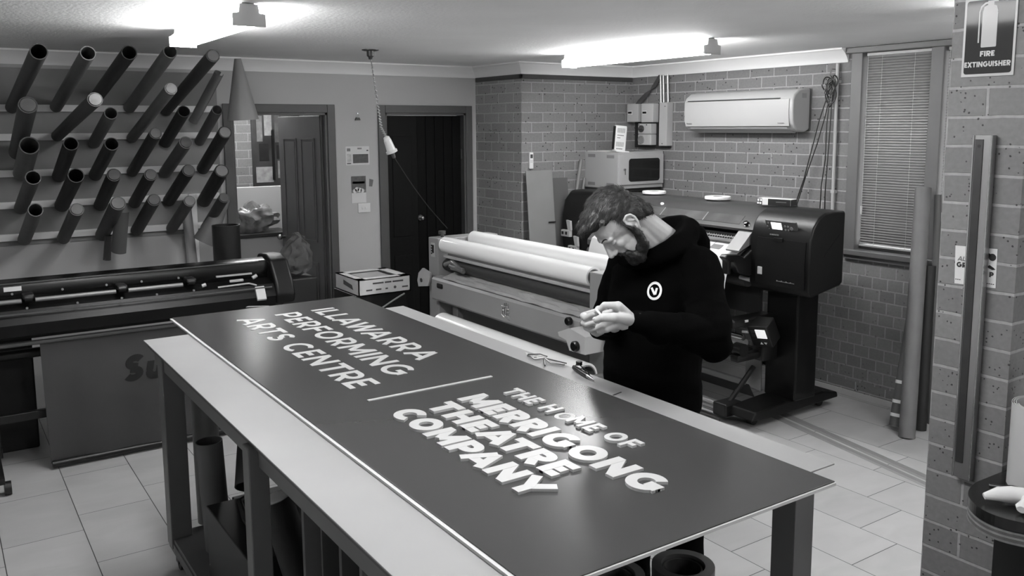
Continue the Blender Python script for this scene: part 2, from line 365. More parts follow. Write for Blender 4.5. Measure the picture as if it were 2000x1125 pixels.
# cornice: cove profile swept along back wall, return, brick back wall and right wall
def cove(mb, p0, p1, inx, iny, m0=0, m1=0):
    """profile drops .11 down the wall and runs .09 out on the ceiling; (inx,iny) points into the room"""
    prof = [(0, 0), (.0, -.100), (.012, -.100), (.012, -.090), (.028, -.062), (.05, -.038), (.072, -.020), (.082, -.012), (.090, -.012), (.090, 0)]
    dx, dy = (p1[0]-p0[0]), (p1[1]-p0[1]); L = math.hypot(dx, dy); dx /= L; dy /= L
    rings = []
    for p, mm in ((p0, -m0), (p1, m1)):
        rings.append([Vector((p[0]+inx*a+dx*mm*a, p[1]+iny*a+dy*mm*a, CEIL+b)) for a, b in prof])
    mb.ring_loft(rings)
cv = MB()
cove(cv, (-2.4, YW), (XR, YW), 0, -1, 0, -1)
cove(cv, (XR, YW), (XR, YF), -1, 0, -1, 1)
cove(cv, (XR, YF), (XA, YF), 0, -1, 1, -1)
cove(cv, (XA, YF), (XA, 3.90), -1, 0, -1, 0)
struct(cv, 'trim_cornice', m_cove, smooth=True)
# dark picture rail under the cornice on the brick return
tr = MB(); tr.box(XR-.022, XR, YF-.022, YW-.03, CEIL-.138, CEIL-.100, .004); tr.box(XR-.022, XA-.02, YF-.022, YF, CEIL-.138, CEIL-.100, .004)
struct(tr, 'trim_picture_rail', m_trimdark)
bb = MB(); bb.box(XA-.014, XA, .5, YF, 0, .045, .003); struct(bb, 'baseboard_right', mat('skirting', 180, .5))
# --------------------------------------------------------------- door 1: open, leaf swung into the far room
def architrave(mb, x0, x1, z1, wd=.068, t=.02):
    mb.box(x0-wd, x0, YW-t, YW+.001, 0, z1+wd, .004); mb.box(x1, x1+wd, YW-t, YW+.001, 0, z1+wd, .004); mb.box(x0, x1, YW-t, YW+.001, z1, z1+wd, .004)
    mb.box(x0-.001, x0+.018, YW-.008, YW+.12, 0, z1); mb.box(x1-.018, x1+.001, YW-.008, YW+.12, 0, z1); mb.box(x0, x1, YW-.008, YW+.12, z1-.018, z1+.001)
    mb.box(x0+.018, x0+.03, YW+.05, YW+.062, 0, z1-.018); mb.box(x1-.03, x1-.018, YW+.05, YW+.062, 0, z1-.018)
a1 = MB(); architrave(a1, 2.030, 2.826, 2.122); struct(a1, 'trim_1', m_archdark)
a2 = MB(); architrave(a2, 3.360, 4.178, 2.122); struct(a2, 'trim_2', m_archdark)
def panel_leaf(mb, W, H, panels, t=.035):
    """leaf in local x (0..W), y thickness, z height with recessed moulded panels on the -y face"""
    mb.box(0, W, 0, t, 0, H, .003)
    for x0, x1, z0, z1 in panels:
        mb.box(x0, x1, -.006, 0.001, z0, z0+.012); mb.box(x0, x1, -.006, .001, z1-.012, z1)
        mb.box(x0, x0+.012, -.006, .001, z0, z1); mb.box(x1-.012, x1, -.006, .001, z0, z1)
        mb.box(x0+.032, x1-.032, -.004, .001, z0+.032, z1-.032, .002)
P6 = [(.09, .32, 1.00, 1.90), (.40, .63, 1.00, 1.90), (.09, .32, .18, .82), (.40, .63, .18, .82)]
d1 = MB(); panel_leaf(d1, .72, 2.09, P6); d1o = struct(d1, 'door_1', mat('door_leaf_paint', 84, .45, var=.06, vscale=5))
d1o.rotation_euler = (0, 0, 0)
ang = math.radians(99)
# local x runs from the hinge; hinge at the right jamb, leaf swings away from the workshop
base = Vector(d1o.location); d1o.location = (0, 0, 0)
for v in d1o.data.vertices: v.co += base
Mz = Matrix.Translation((2.800, YW+.10, .008)) @ Matrix.Rotation(ang, 4, 'Z') @ Matrix.Scale(-1, 4, (0, 1, 0))
for v in d1o.data.vertices: v.co = Mz @ v.co
d1o.data.flip_normals()
k1 = MB(); kp = Mz @ Vector((.67, -.05, 1.0)); kq = Mz @ Vector((.67, 0, 1.0)); k1.cyl(kq, kp, .012); k1.ico(kp, .026)
kk = k1.build('door_handle', mat('brushed_steel', 150, .3, metal=1), d1o, smooth=True)
# door 2: a closed pair, panelled left leaf and boarded black right leaf
d2 = MB(); d2.box(3.380, 3.690, YW+.03, YW+.065, .008, 2.10, .003)
for z0, z1 in ((.2, .85), (1.02, 1.92)): d2.box(3.44, 3.63, YW+.022, YW+.031, z0, z1, .004)
struct(d2, 'door_2', mat('door_dark_leaf', 12, .6, spec=.15, var=.1, vscale=4))
d3 = MB()
for i in range(5): d3.box(3.694+i*.0925, 3.694+i*.0925+.0895, YW+.04, YW+.075, .008, 2.10, .004)
d3.box(3.694, 4.158, YW+.05, YW+.08, .008, 2.10)
d3o = struct(d3, 'door_3', mat('door_black_boards', 6, .6, spec=.12, var=.1, vscale=5))
kb = MB(); kb.cyl((3.712, YW+.04, 1.18), (3.712, YW-.005, 1.18), .009); kb.ico((3.712, YW-.012, 1.18), (.020, .014, .020)); kb.cyl((3.712, YW+.038, 1.18), (3.712, YW+.03, 1.18), .026)
kb.build('door_handle', mat('brushed_steel', 150), d3o, smooth=True)
hg = MB()
for z in (1.75, .3): hg.cyl((4.154, YW+.034, z-.045), (4.154, YW+.034, z+.045), .007, n=10)
hg.build('hinge', mat('dull_steel', 90, .4, metal=1), d3o)
# --------------------------------------------------------------- window with venetian blinds
m_post = mat('window_post_paint', 96, .5, var=.05, vscale=6)
wf = MB()
wf.box(XA-.025, XA+.10, 3.775, 3.862, 1.03, 2.515, .004)     # left post
wf.box(XA-.025, XA+.10, 3.180, 3.268, 1.10, 2.515, .004)     # mullion
wf.box(XA-.025, XA+.10, 2.55, 2.62, 1.10, 2.515, .004)
wf.box(XA+.05, XA+.10, 3.268, 3.775, 1.10, 1.135); wf.box(XA+.05, XA+.10, 2.62, 3.18, 1.10, 1.135)
wf.box(XA+.05, XA+.10, 3.268, 3.775, 2.475, 2.515); wf.box(XA+.05, XA+.10, 2.62, 3.18, 2.475, 2.515)
wfo = struct(wf, 'window_1', m_post)
wh = MB(); wh.box(XA-.045, XA+.02, 2.55, 3.915, 2.500, CEIL-.001, .006); struct(wh, 'trim_3', mat('window_head_timber', 84, .45, var=.06, vscale=8))
ws = MB(); ws.box(XA-.055, XA+.12, 2.55, 3.862, 1.062, 1.102, .005); ws.box(XA-.03, XA+.1, 2.55, 3.862, 1.03, 1.064); wso = struct(ws, 'trim_4', mat('window_sill_timber', 92, .4, var=.05, vscale=7))
gl = MB(); gl.box(XA+.068, XA+.074, 3.268, 3.775, 1.135, 2.475); gl.box(XA+.068, XA+.074, 2.62, 3.18, 1.135, 2.475)
gl.build('pane', mat('window_glass', 235, .02, trans=1.0), wfo)
def blind(y0, y1, label):
    x = XA+.016
    t = thing('venetian_blind', label, 'blind', (x, (y0+y1)/2, 1.125), 'venetian blinds in the window frame')
    s = MB(); n = 72; zt, zb = 2.478, 1.150
    for i in range(n):
        z = zb+(zt-zb)*(i+.5)/n; a = math.radians(58); hw = .0125
        dx, dz = hw*math.cos(a), hw*math.sin(a)
        s.ring_loft([[Vector((x-dx, y, z-dz)), Vector((x+.0045, y, z-.002)), Vector((x+dx, y, z+dz)), Vector((x+.0040, y, z-.003))] for y in (y0, y1)])
    s.build('slats', mat('blind_slat', 126, .35), t)
    MB().box(x-.014, x+.014, y0, y1, 2.478, 2.498, .002).build('head_rail', mat('blind_rail', 160, .4), t)
    MB().box(x-.011, x+.011, y0, y1, 1.128, 1.142, .003).build('bottom_rail', mat('blind_rail', 160), t)
    for f in (.25, .75):
        y = y0+(y1-y0)*f; MB().cyl((x-.015, y, 1.135), (x-.015, y, 2.48), .0012, n=6).build('ladder_cord', mat('cord_pale', 190, .6), t)
    c = MB(); y = y1-.02; c.path([(x-.028, y, 2.48), (x-.03, y-.004, 2.0), (x-.028, y, 1.42)], .0016, 6); c.cyl((x-.028, y, 1.42), (x-.028, y, 1.36), .008, .006, n=10)
    c.build('pull_cord', mat('cord_pale', 190), t)
blind(3.274, 3.758, 'grey metal venetian blind, closed, filling the wide left light of the window')
blind(2.64, 3.166, 'narrow strip of venetian blind showing between the window mullion and the brick pillar')
# --------------------------------------------------------------- the room beyond door 1
struct(MB().box(1.2, 4.2, 8.9, 9.0, 0, CEIL), 'wall_far_room', m_brB)
struct(MB().box(1.1, 1.2, YW+.11, 9.0, 0, CEIL), 'wall_far_room_left', m_white)
struct(MB().box(4.2, 4.3, YW+.11, 9.0, 0, CEIL), 'wall_far_room_right', m_white)
# ================================================================ CEILING LIGHTS
m_dif = emit('lit_diffuser', TUBE_POWER)
m_bat = mat('light_batten', 178, .5)
m_cap = mat('light_end_cap', 190, .5)
def batten(x, y0, y1, label, group='fluorescent battens on the ceiling'):
    t = thing('fluorescent_light', label, 'ceiling light', (x, (y0+y1)/2, 2.445), group)
    MB().box(x-.029, x+.029, y0+.01, y1-.01, 2.5265, CEIL, .003).build('batten', m_bat, t)
    d = MB(); d.prism([(x-.030, 2.526), (x-.066, 2.498), (x-.066, 2.466), (x-.045, 2.449), (x+.045, 2.449), (x+.066, 2.466), (x+.066, 2.498), (x+.030, 2.526)], 'Y', y0+.012, y1-.012)
    d.build('diffuser', m_dif, t)
    for yy in ((y0, y0+.012), (y1-.012, y1)):
        e = MB(); e.prism([(x-.072, 2.498), (x-.072, 2.444), (x+.072, 2.444), (x+.072, 2.498), (x+.046, 2.503), (x+.040, 2.54), (x-.040, 2.54), (x-.046, 2.503)], 'Y', *yy)
        e.build('end_cap', m_cap, t)
    return t
batten(1.235, 3.885, 5.075, 'lit fluorescent ceiling light above the tube rack, nearest the left of the room')
batten(4.165, 3.90, 5.38, 'lit fluorescent ceiling light in front of the air conditioner and brick wall')
BL = 'fluorescent battens outside the picture'
batten(1.235, 1.35, 2.55, 'lit fluorescent ceiling light above the near end of the table, out of the picture', BL)
batten(4.165, .7, 2.2, 'unseen fluorescent fill light added beyond the brick pillar, out of the picture', BL)  # unseen batten, added to lift the floor and ceiling at right
batten(2.7, -2.4, -.9, 'unseen fluorescent fill light added behind the photographer', BL)  # unseen batten, added for fill from behind the camera
fr = batten(2.6, 7.6, 8.5, 'lit fluorescent ceiling light in the room beyond the open door', 'fluorescent light of the far room')
# ceiling rose and hanging socket on a twisted cable
t = thing('pendant_socket', 'pale power socket hanging from the ceiling on a chain-wound cable', 'hanging socket', (2.68, 5.752, 1.76))
c = MB(); c.lathe((2.68, 5.752, CEIL), (0, 0, -1), [(0, .060), (.005, .060), (.009, .048)], caps=True); c.lathe((2.68, 5.752, CEIL-.008), (0, 0, -1), [(0, .026), (.035, .026), (.045, .016), (.060, .012)], caps=True)
c.build('ceiling_rose', mat('rose_dark', 50, .4), t, smooth=True)
KP = [(2.680, 2.49), (2.692, 2.428), (2.706, 2.31), (2.725, 2.176), (2.738, 2.08), (2.752, 1.994), (2.785, 1.935)]
pts = []
for i in range(len(KP)-1):
    for j in range(5): f = j/5; pts.append(Vector((KP[i][0]*(1-f)+KP[i+1][0]*f, 5.752, KP[i][1]*(1-f)+KP[i+1][1]*f)))
pts.append(Vector((KP[-1][0], 5.752, KP[-1][1]))); NP = len(pts)-1
MB().path(pts, .0045, 8).build('cable', mat('cable_grey', 120, .5), t, smooth=True)
q = []
for i in range(241):
    k = 5+(NP-5)*i/240; a = pts[min(int(k), NP-1)]; b_ = pts[min(int(k), NP-1)+1]; p = a.lerp(b_, k-min(int(k), NP-1))
    q.append(p+Vector((math.cos(i*.55)*.0085, math.sin(i*.55)*.0085, 0)))
MB().path(q, .0024, 6).build('chain', mat('chain_bright', 205, .3, metal=.6), t, smooth=True)
P1 = Vector((2.785, 5.752, 1.935)); Md = Vector((.060, 0, -.150)).normalized()
s = MB(); s.lathe(P1, Md, [(0, .010), (.008, .022), (.03, .026), (.032, .028), (.108, .034), (.112, .042), (.128, .042), (.130, .03)], caps=True)
s.build('socket_body', mat('socket_plastic', 205, .35), t, smooth=True)
MB().cyl(P1+Md*.130, P1+Md*.170, .016, .012).build('plug', mat('plug_grey', 80, .4), t, smooth=True)
dr = [Vector((2.852, 5.752, 1.775)).lerp(Vector((3.255, 5.70, 1.235)), i/16)+Vector((0, 0, -.03*math.sin(PI*i/16))) for i in range(17)]
MB().path(dr, .003, 6).build('lead', mat('lead_black', 18, .5), t, smooth=True)
# --- things in the far room
t = thing('city_poster', 'large dark city street poster on the brick wall beyond the open door', 'poster', (2.99, 8.89, 1.38))
p = MB(); p.box(2.79, 3.30, 8.87, 8.895, 1.385, 2.235); p.build('poster_sheet', mat('poster_base', 60, .35, var=.65, vscale=3.2), t)
for x0, x1, z0, z1, g in ((2.84, 2.90, 1.86, 2.12, 120), (2.92, 3.00, 1.92, 2.21, 150), (3.03, 3.08, 1.85, 2.20, 90), (3.10, 3.20, 1.80, 2.22, 70), (2.82, 3.00, 1.44, 1.60, 150), (3.05, 3.22, 1.48, 1.66, 135), (2.99, 3.02, 1.46, 1.98, 18), (2.86, 2.96, 1.66, 1.84, 34), (3.04, 3.16, 1.68, 1.82, 28)):
    q = MB(); q.box(x0, x1, 8.8675, 8.8705, z0, z1, .0005); q.build('printed_patch', mat('poster_tone_%d' % g, g, .4, var=.35, vscale=14), t)
t = thing('counter', 'white panelled counter with a dark shelf in the room beyond the open door', 'counter', (2.7, 8.2, 0))
MB().box(1.9, 3.25, 8.25, 8.30, 0, 1.44, .004).build('back_panel', mat('counter_white', 205, .5), t)
MB().box(1.9, 2.82, 7.85, 8.25, 1.00, 1.035, .004).build('shelf', mat('shelf_dark', 45, .4), t)
MB().box(1.9, 2.80, 7.88, 8.25, 0, 1.0, .004).build('base_panel', mat('counter_grey', 170, .5), t)
b = MB(); b.ico((0, 0, 0), 1, 4); 
for v in b.b.verts:
    n_ = noise.noise(v.co*2.2)*.35+noise.noise(v.co*6)*.12; v.co = v.co*(1+n_); v.co = Vector((2.52+v.co.x*.21, 8.02+v.co.y*.11, 1.155+max(v.co.z, -.8)*.145*(1-.5*v.co.x*.4)))
tag(b.build('plastic_bag', mat('bag_translucent', 120, .3, var=.5, vscale=12), smooth=True), 'crumpled translucent plastic bag lying on the dark shelf beyond the open door', 'bag')
# ================================================================ WORK TABLE
ZT = 1.03
m_top = mat('table_top_board', 144, .5, var=.06, vscale=2.2)
m_leg = mat('table_leg_steel', 96, .45, var=.06, vscale=5)
tb = thing('work_table', 'large work table with a pale top, square grey legs and a shelf of cardboard tubes', 'table', (1.445, 2.84, 0))
MB().box(.775, 2.112, 1.468, 4.196, ZT-.005, ZT, .001).build('table_top', m_top, tb)
MB().box(.786, 2.06, 1.50, 4.17, ZT-.026, ZT-.0055).build('under_sheet', mat('top_underlay', 70, .5), tb)
fr_ = MB(); 
for x0, x1, y0, y1 in ((.80, .84, 1.50, 4.10), (2.00, 2.04, 1.50, 4.10), (.84, 2.00, 1.50, 1.54), (.84, 2.00, 4.06, 4.10), (.84, 2.00, 2.78, 2.82)): fr_.box(x0, x1, y0, y1, ZT-.092, ZT-.0265, .002)
fr_.build('top_frame', m_leg, tb)
for x, y, w_ in ((.790, 3.915, .09), (.768, 2.62, .065), (.768, 1.485, .065), (1.96, 3.915, .085), (1.96, 2.62, .085)):
    MB().box(x, x+w_, y, y+w_, .12, ZT-.027, .004).build('leg', m_leg, tb)
MB().box(1.96, 2.042, 1.48, 1.562, .12, ZT-.027, .003).build('leg', m_leg, tb)
sh = MB(); sh.box(.80, 2.04, 1.50, 3.99, .145, .165, .002); sh.box(.795, .84, 1.50, 4.0, .10, .145, .003); sh.box(2.0, 2.045, 1.50, 4.0, .10, .145, .003); sh.box(.8, 2.04, 1.5, 1.54, .10, .145); sh.box(.8, 2.04, 3.96, 4.0, .10, .145)
sh.build('shelf', mat('shelf_board', 84, .55, var=.1, vscale=4), tb)
def castor(mb, x, y, h=.12, r=.045, wdt=.03):
    mb.cyl((x-wdt/2, y, r), (x+wdt/2, y, r), r, n=18); mb.box(x-wdt/2-.008, x-wdt/2-.003, y-.02, y+.025, r-.01, h-.01); mb.box(x+wdt/2+.003, x+wdt/2+.008, y-.02, y+.025, r-.01, h-.01)
    mb.box(x-.035, x+.035, y-.03, y+.035, h-.012, h, .002)
for x, y in ((.838, 3.95), (.838, 1.53), (2.0, 3.95), (2.0, 1.53), (.838, 2.66), (2.0, 2.66)):
    k = MB(); castor(k, x, y); k.build('castor', mat('castor_rubber', 26, .5), tb, smooth=True)
# ---- the sign panel and its letters
m_sign = mat('sign_face', 60, .25, spec=.18, bump=.01, bscale=14)
m_let = mat('letter_white', 186, .35)
m_letf = mat('letter_white_flat', 186, .4)
SZ = 1.042
sg = thing('sign_panel', 'long dark grey sign panel lettered for a performing arts centre, lying on the work table', 'sign', (1.48, 2.96, ZT))
pn = MB(); pn.box(.985, 1.978, 1.372, 4.562, SZ-.003, SZ, .0008); pn.build('face_sheet', m_sign, sg)
pn = MB(); pn.box(.9745, 1.9775, 1.3675, 4.5615, ZT+.0006, SZ-.0032); pn.build('core', mat('panel_edge', 200, .5), sg)
def signF(xb, y0):
    return lambda u, v, w_: Vector((xb+v, y0-u, w_))
SL = .0
def line(txt, xb, size, y0, y1, t, sp, h, m, slant=0.0):
    flat_text(txt, size, signF(xb, y0), SZ-.0002, SZ+h, m, 'letter', sg, t=t, sp=sp, width=y0-y1, slant=slant, per_letter=True)
line('ILLAWARRA', 1.630, .124, 4.320, 3.115, .185, .20, .0016, m_letf)
line('PERFORMING', 1.435, .124, 4.322, 2.965, .185, .19, .0016, m_letf)
line('ARTS CENTRE', 1.237, .124, 4.312, 2.905, .185, .19, .0016, m_letf)
dv = MB(); dv.box(1.232, 1.752, 2.733, 2.747, SZ-.0002, SZ+.003); dv.build('divider_bar', m_letf, sg)
# THE HOME OF: the O of HOME is still only a thin outline mark
lay, W = word_layout('THE HOME OF', .23, .19); kx = (2.545-1.862)/(W*.074)
for i, (ch, st, u) in enumerate(lay):
    if not st: continue
    F = signF(1.664, 2.545)
    G = lambda a, b_, c_, u=u: F((a+u)*.074*kx, b_*.074, c_)
    mb = MB()
    if i == 5: stroke_prisms(mb, st, .20, G, SZ-.0002, SZ+.0008); mb.build('letter_outline', mat('letter_mark', 185, .45), sg)
    else: stroke_prisms(mb, st, .23, G, SZ-.0002, SZ+.0085); mb.build('letter', m_let, sg)
line('MERRIGONG', 1.490, .112, 2.560, 1.590, .285, .12, .0085, m_let)
line('THEATRE', 1.356, .106, 2.552, 1.822, .285, .12, .0085, m_let)
line('COMPANY', 1.222, .106, 2.560, 1.748, .285, .10, .0085, m_let)
# ---- small things on the table
kn = thing('cutter_pen', 'black weeding pen with a round thumb knob lying on the table edge beside the man', 'pen', (2.06, 2.56, ZT))
a, b_ = Vector((2.094, 2.665, ZT+.012)), Vector((2.046, 2.475, ZT+.012)); d = (b_-a).normalized()
MB().lathe(a, d, [(0, .004), (.004, .0095), (.03, .0105), (.13, .0105), (.135, .0085)], n=18, caps=True).build('barrel', mat('pen_black', 28, .35), kn, smooth=True)
MB().lathe(a+d*.135, d, [(0, .0085), (.008, .007), (.035, .005), (.055, .0008)], n=16, caps=True).build('tip', mat('pen_steel', 190, .2, metal=1), kn, smooth=True)
k = MB(); k.path([a+d*.02+Vector((0, 0, .013)), a+d*.05+Vector((.004, 0, .021)), a+d*.13+Vector((.004, 0, .014)), a+d*.15+Vector((.002, 0, .004))], .0022, 8); k.cyl(a+d*.045+Vector((.004, 0, .020)), a+d*.045+Vector((.004, 0, .034)), .013, n=20)
k.build('clip_knob', mat('pen_black_gloss', 14, .15), kn, smooth=True)
# tweezers tangle, swarf
tw = MB()
def bar(mb, pts, r): mb.path([Vector((x, y, ZT+z)) for x, y, z in pts], r, 6)
bar(tw, [(2.058, 2.935, .006), (2.052, 2.90, .010), (2.050, 2.87, .006), (2.072, 2.83, .016), (2.066, 2.78, .007), (2.090, 2.72, .009)], .0035)
bar(tw, [(2.056, 2.93, .012), (2.088, 2.885, .018), (2.094, 2.845, .016)], .003)
bar(tw, [(2.070, 2.83, .016), (2.094, 2.77, .012), (2.108, 2.73, .010)], .003)
bar(tw, [(2.068, 2.83, .012), (2.040, 2.79, .006), (2.028, 2.77, .005)], .004)
tag(tw.build('tweezers', mat('tool_dull_steel', 100, .35, metal=.8), smooth=True), 'small dull steel tweezers lying open on the table edge beside the black pen', 'tweezers')
pk = MB(); 
random.seed(3)
for j in range(5):
    x, y = 2.078+random.uniform(-.012, .02), 2.985-j*.02; pk.path([Vector((x+random.uniform(-.012, .012), y-k_*.022, ZT+.003+.006*abs(math.sin(k_*1.7+j)))) for k_ in range(5)], .0016, 5)
tag(pk.build('vinyl_offcuts', mat('vinyl_bright', 225, .25), smooth=True), 'curl of shiny clear vinyl offcuts on the table edge beyond the tweezers', 'offcuts', kind='stuff')
ss = MB(); ss.sheet([[(1.978+.008*i, 2.292-.006*j-.002*i, SZ+.002+.002*i) for i in range(5)] for j in range(2)], .0012)
tag(ss.build('adhesive_tab', mat('tab_black', 22, .4)), 'tiny black adhesive tab curling off the sign edge in front of the man', 'tab')
# ---- tubes, boxes and rolls on the table shelf
def tube_thing(name, label, cat, p0, p1, r, th, m, group=None, cap=False, n=24, mcap=None):
    p0 = Vector(p0); p1 = Vector(p1)
    t = thing(name, label, cat, p0, group)
    MB().tube(p0, p1, r, th, n).build('tube_wall', m, t, smooth=True)
    d = (p1-p0).normalized()
    if cap: MB().lathe(p1-d*.03, d, [(0, r-th*.9), (.034, r-th*.9), (.038, r*.8), (.036, r*.3)], n=n, caps=True).build('end_cap', mcap or m, t, smooth=True)
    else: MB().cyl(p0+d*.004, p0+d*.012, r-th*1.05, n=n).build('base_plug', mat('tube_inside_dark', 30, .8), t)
    return t
mk = lambda g: mat('card_tube_%d' % g, g, .6, var=.08, vscale=9)
g_ = 'tubes standing on the table shelf'
tube_thing('cardboard_tube', 'tall pale card tube standing under the table behind its far left leg', 'tube', (.99, 4.02, .166), (.985, 4.02, .85), .058, .005, mk(118), g_)
tube_thing('cardboard_tube', 'grey rolled sheet tube standing under the table just right of its far left leg', 'tube', (.945, 3.72, .166), (.925, 3.72, .66), .056, .004, mk(84), g_)
tube_thing('cardboard_tube', 'wide dark tube leaning towards us under the table, its round mouth facing out', 'tube', (1.22, 3.98, .87), (1.06, 3.62, .455), .062, .006, mk(60), g_)
tube_thing('cardboard_tube', 'pale upright tube under the table behind the middle left leg', 'tube', (1.05, 3.0, .166), (1.03, 3.0, .83), .05, .004, mk(110), g_)
tube_thing('capped_tube', 'black tube with a pale rounded cap leaning under the left side of the table', 'tube', (1.045, 2.79, .19), (.93, 2.87, .71), .058, .006, mk(30), g_, True, mcap=mk(196))
tube_thing('cardboard_tube', 'fat grey tube lying at a slant on the shelf below the black capped tube', 'tube', (.93, 2.57, .242), (1.50, 2.60, .242), .072, .006, mk(88), g_)
tube_thing('cardboard_tube', 'short grey tube standing near the front of the table shelf among the boards', 'tube', (1.035, 2.03, .166), (1.02, 2.03, .70), .07, .005, mk(90), g_)
tube_thing('cardboard_tube', 'pale grey tube nearest us among the boards under the left table edge', 'tube', (1.135, 1.93, .166), (1.12, 1.91, .73), .062, .006, mk(116), g_)
bx = MB(); bx.box(1.01, 1.45, 3.02, 3.72, .166, .385, .004); tag(bx.build('storage_crate', mat('crate_black', 16, .5)), 'black storage crate standing on the shelf under the table between the two left legs', 'crate')
bx = MB(); bx.box(.845, 1.0, 2.92, 3.50, .166, .47, .004); tag(bx.build('storage_crate', mat('crate_black2', 12, .5)), 'narrow dark crate standing at the front of the shelf between the two left legs', 'crate')
cb = MB(); cb.path([(1.03, 3.58, .398), (1.0, 3.50, .46), (.96, 3.42, .486), (.93, 3.25, .484), (.92, 3.0, .484), (.90, 2.90, .42), (.89, 2.88, .30)], .012, 8)
tag(cb.build('coiled_hose', mat('hose_black', 20, .4), smooth=True), 'thick black hose draped over the dark crate under the table', 'hose')
for i, (y, g, h, xx, l) in enumerate(((2.47, 100, .93, .885, 'pale offcut board standing on edge under the table right of the capped tube'), (2.36, 66, .90, .90, 'dark offcut board standing behind the pale one under the table'), (2.25, 74, .88, .915, 'thin grey offcut board standing third among the boards under the table'), (2.14, 92, .86, .93, 'narrow light offcut board standing nearest us under the table'))):
    q = MB(); q.box(xx, xx+.62, y, y+.012 if i in (1,) else y+.02, .1655, h, .001); tag(q.build('offcut_board', mat('offcut_%d' % g, g, .6)), l, 'board', 'offcut boards under the table')
for x, y, r, g, l in ((1.555, 1.80, .098, 105, 'roll with a patterned core standing under the near table edge, left of the pair'), (1.765, 1.72, .092, 70, 'darker roll standing under the near table edge, closest to the dark leg')):
    t = thing('material_roll', l, 'roll', (x, y, .166), 'rolls standing under the near table edge')
    MB().tube((x, y, .166), (x, y, .715), r, .028, 32).build('wound_sheet', mat('roll_wound_%d' % g, g, .5, var=.1), t, smooth=True)
    MB().tube((x, y, .166), (x, y, .705), r-.034, .006, 28).build('core', mat('roll_core_%d' % g, g-30, .6, var=.5, vscale=30), t, smooth=True)
# ================================================================ LAMINATOR
m_lg = mat('laminator_paint', 138, .45, var=.03, vscale=3)
m_lg2 = mat('laminator_paint_dark', 98, .5)
m_film = mat('film_white', 246, .22, spec=.6, coat=.4)
m_blk = mat('plastic_black', 12, .42)
m_blkg = mat('plastic_black_gloss', 16, .22)
m_steel = mat('steel_bright', 200, .22, metal=1)
la = thing('roll_laminator', 'grey roll laminator with wide rolls of white film, behind the work table', 'laminator', (3.3, 4.65, 0))
MB().box(3.09, 3.62, 5.556, 5.700, .10, 1.182, .006).build('end_cabinet', m_lg, la)
MB().box(3.09, 3.62, 3.615, 3.790, .10, 1.178, .006).build('end_cabinet', m_lg, la)
for (y0, y1) in ((5.50, 5.60), (3.66, 3.76)):
    for x in (3.14, 3.55):
        k = MB(); castor(k, x, (y0+y1)/2+.0, .10, .042); k.build('castor', mat('castor_rubber', 26), la, smooth=True)
def film_roll(y0, y1, x, z, r, name='film_roll', parent=None):
    o = MB().tube((x, y0, z), (x, y1, z), r, .012, 40).build(name, m_film, parent, smooth=True)
    MB().tube((x, y0-.004, z), (x, y1+.004, z), r-.013, .006, 32).build('card_core', mat('core_grey', 120, .6), o, smooth=True)
    s = MB(); s.cyl((x, y0-.03, z), (x, y1+.03, z), .018, n=16); s.lathe((x, y0-.012, z), (0, 1, 0), [(0, .030), (.006, .036), (.05, .034)], n=20, caps=True); s.lathe((x, y0-.02, z), (0, 1, 0), [(0, .012), (.01, .022), (.014, .022)], n=16, caps=True)
    for a in range(3):
        an = a*2.094+.4; s.ico((x+math.cos(an)*.024, y0-.014, z+math.sin(an)*.024), .009, 1)
    s.build('chuck', m_steel, o, smooth=True)
    return o
film_roll(3.805, 5.52, 3.135, 1.140, .058, parent=la)
film_roll(3.805, 5.54, 3.395, 1.165, .056, parent=la)
MB().cyl((3.22, 3.79, 1.045), (3.22, 5.556, 1.045), .048, n=32).build('pressure_roller', mat('roller_grey', 150, .4), la, smooth=True)
MB().cyl((3.165, 3.79, .985), (3.165, 5.556, .985), .040, n=32).build('pressure_roller', mat('roller_dark', 46, .5), la, smooth=True)
MB().cyl((3.30, 3.79, .92), (3.30, 5.556, .92), .06, n=32).build('pressure_roller', mat('roller_dark', 46), la, smooth=True)
b = MB(); b.box(3.135, 3.155, 3.79, 5.556, 1.040, 1.058, .003); b.build('nip_bar', mat('nip_bar_pale', 170, .35), la)
MB().box(3.10, 3.45, 3.79, 5.556, .70, .905, .003).build('inner_panel', m_lg2, la)
MB().box(3.20, 3.24, 3.79, 5.556, .12, .72, .003).build('base_panel', m_lg2, la)
fc = MB(); fc.prism([(3.035, .742), (3.03, .752), (3.03, .890), (3.045, .905), (3.11, .912), (3.11, .735), (3.045, .735)], 'Y', 3.80, 5.552)
fco = fc.build('front_cover', m_lg, la)
q = MB(); q.box(3.024, 3.034, 5.385, 5.465, .838, .872, .009); q.build('grip_slot', m_blk, fco)
# maker's mark on the cover: a cluster of raised metal strokes
mk_ = MB()
def mkst(y0, z0, y1, z1, t=.006):
    a, b_ = Vector((3.0275, y0, z0)), Vector((3.0275, y1, z1)); mk_.path([a, b_], t/2, 6)
Y0 = 4.56
for st in ((0, .06, .075, .062), (.035, .085, .035, .005), (.012, .05, .012, .0), (.012, .03, .032, .034), (.055, .09, .05, .052), (.075, .085, .078, .0), (.05, .045, .09, .048), (.045, .022, .09, .022), (.06, .045, .06, .0), (.04, -.006, .095, -.004), (0, .0, .03, -.02), (.055, -.02, .09, -.03)):
    mkst(Y0+.05-st[0], .795+st[1]*.9, Y0+.05-st[2], .795+st[3]*.9)
mk_.build('maker_mark', mat('mark_metal', 190, .25, metal=.9), fco, smooth=True)
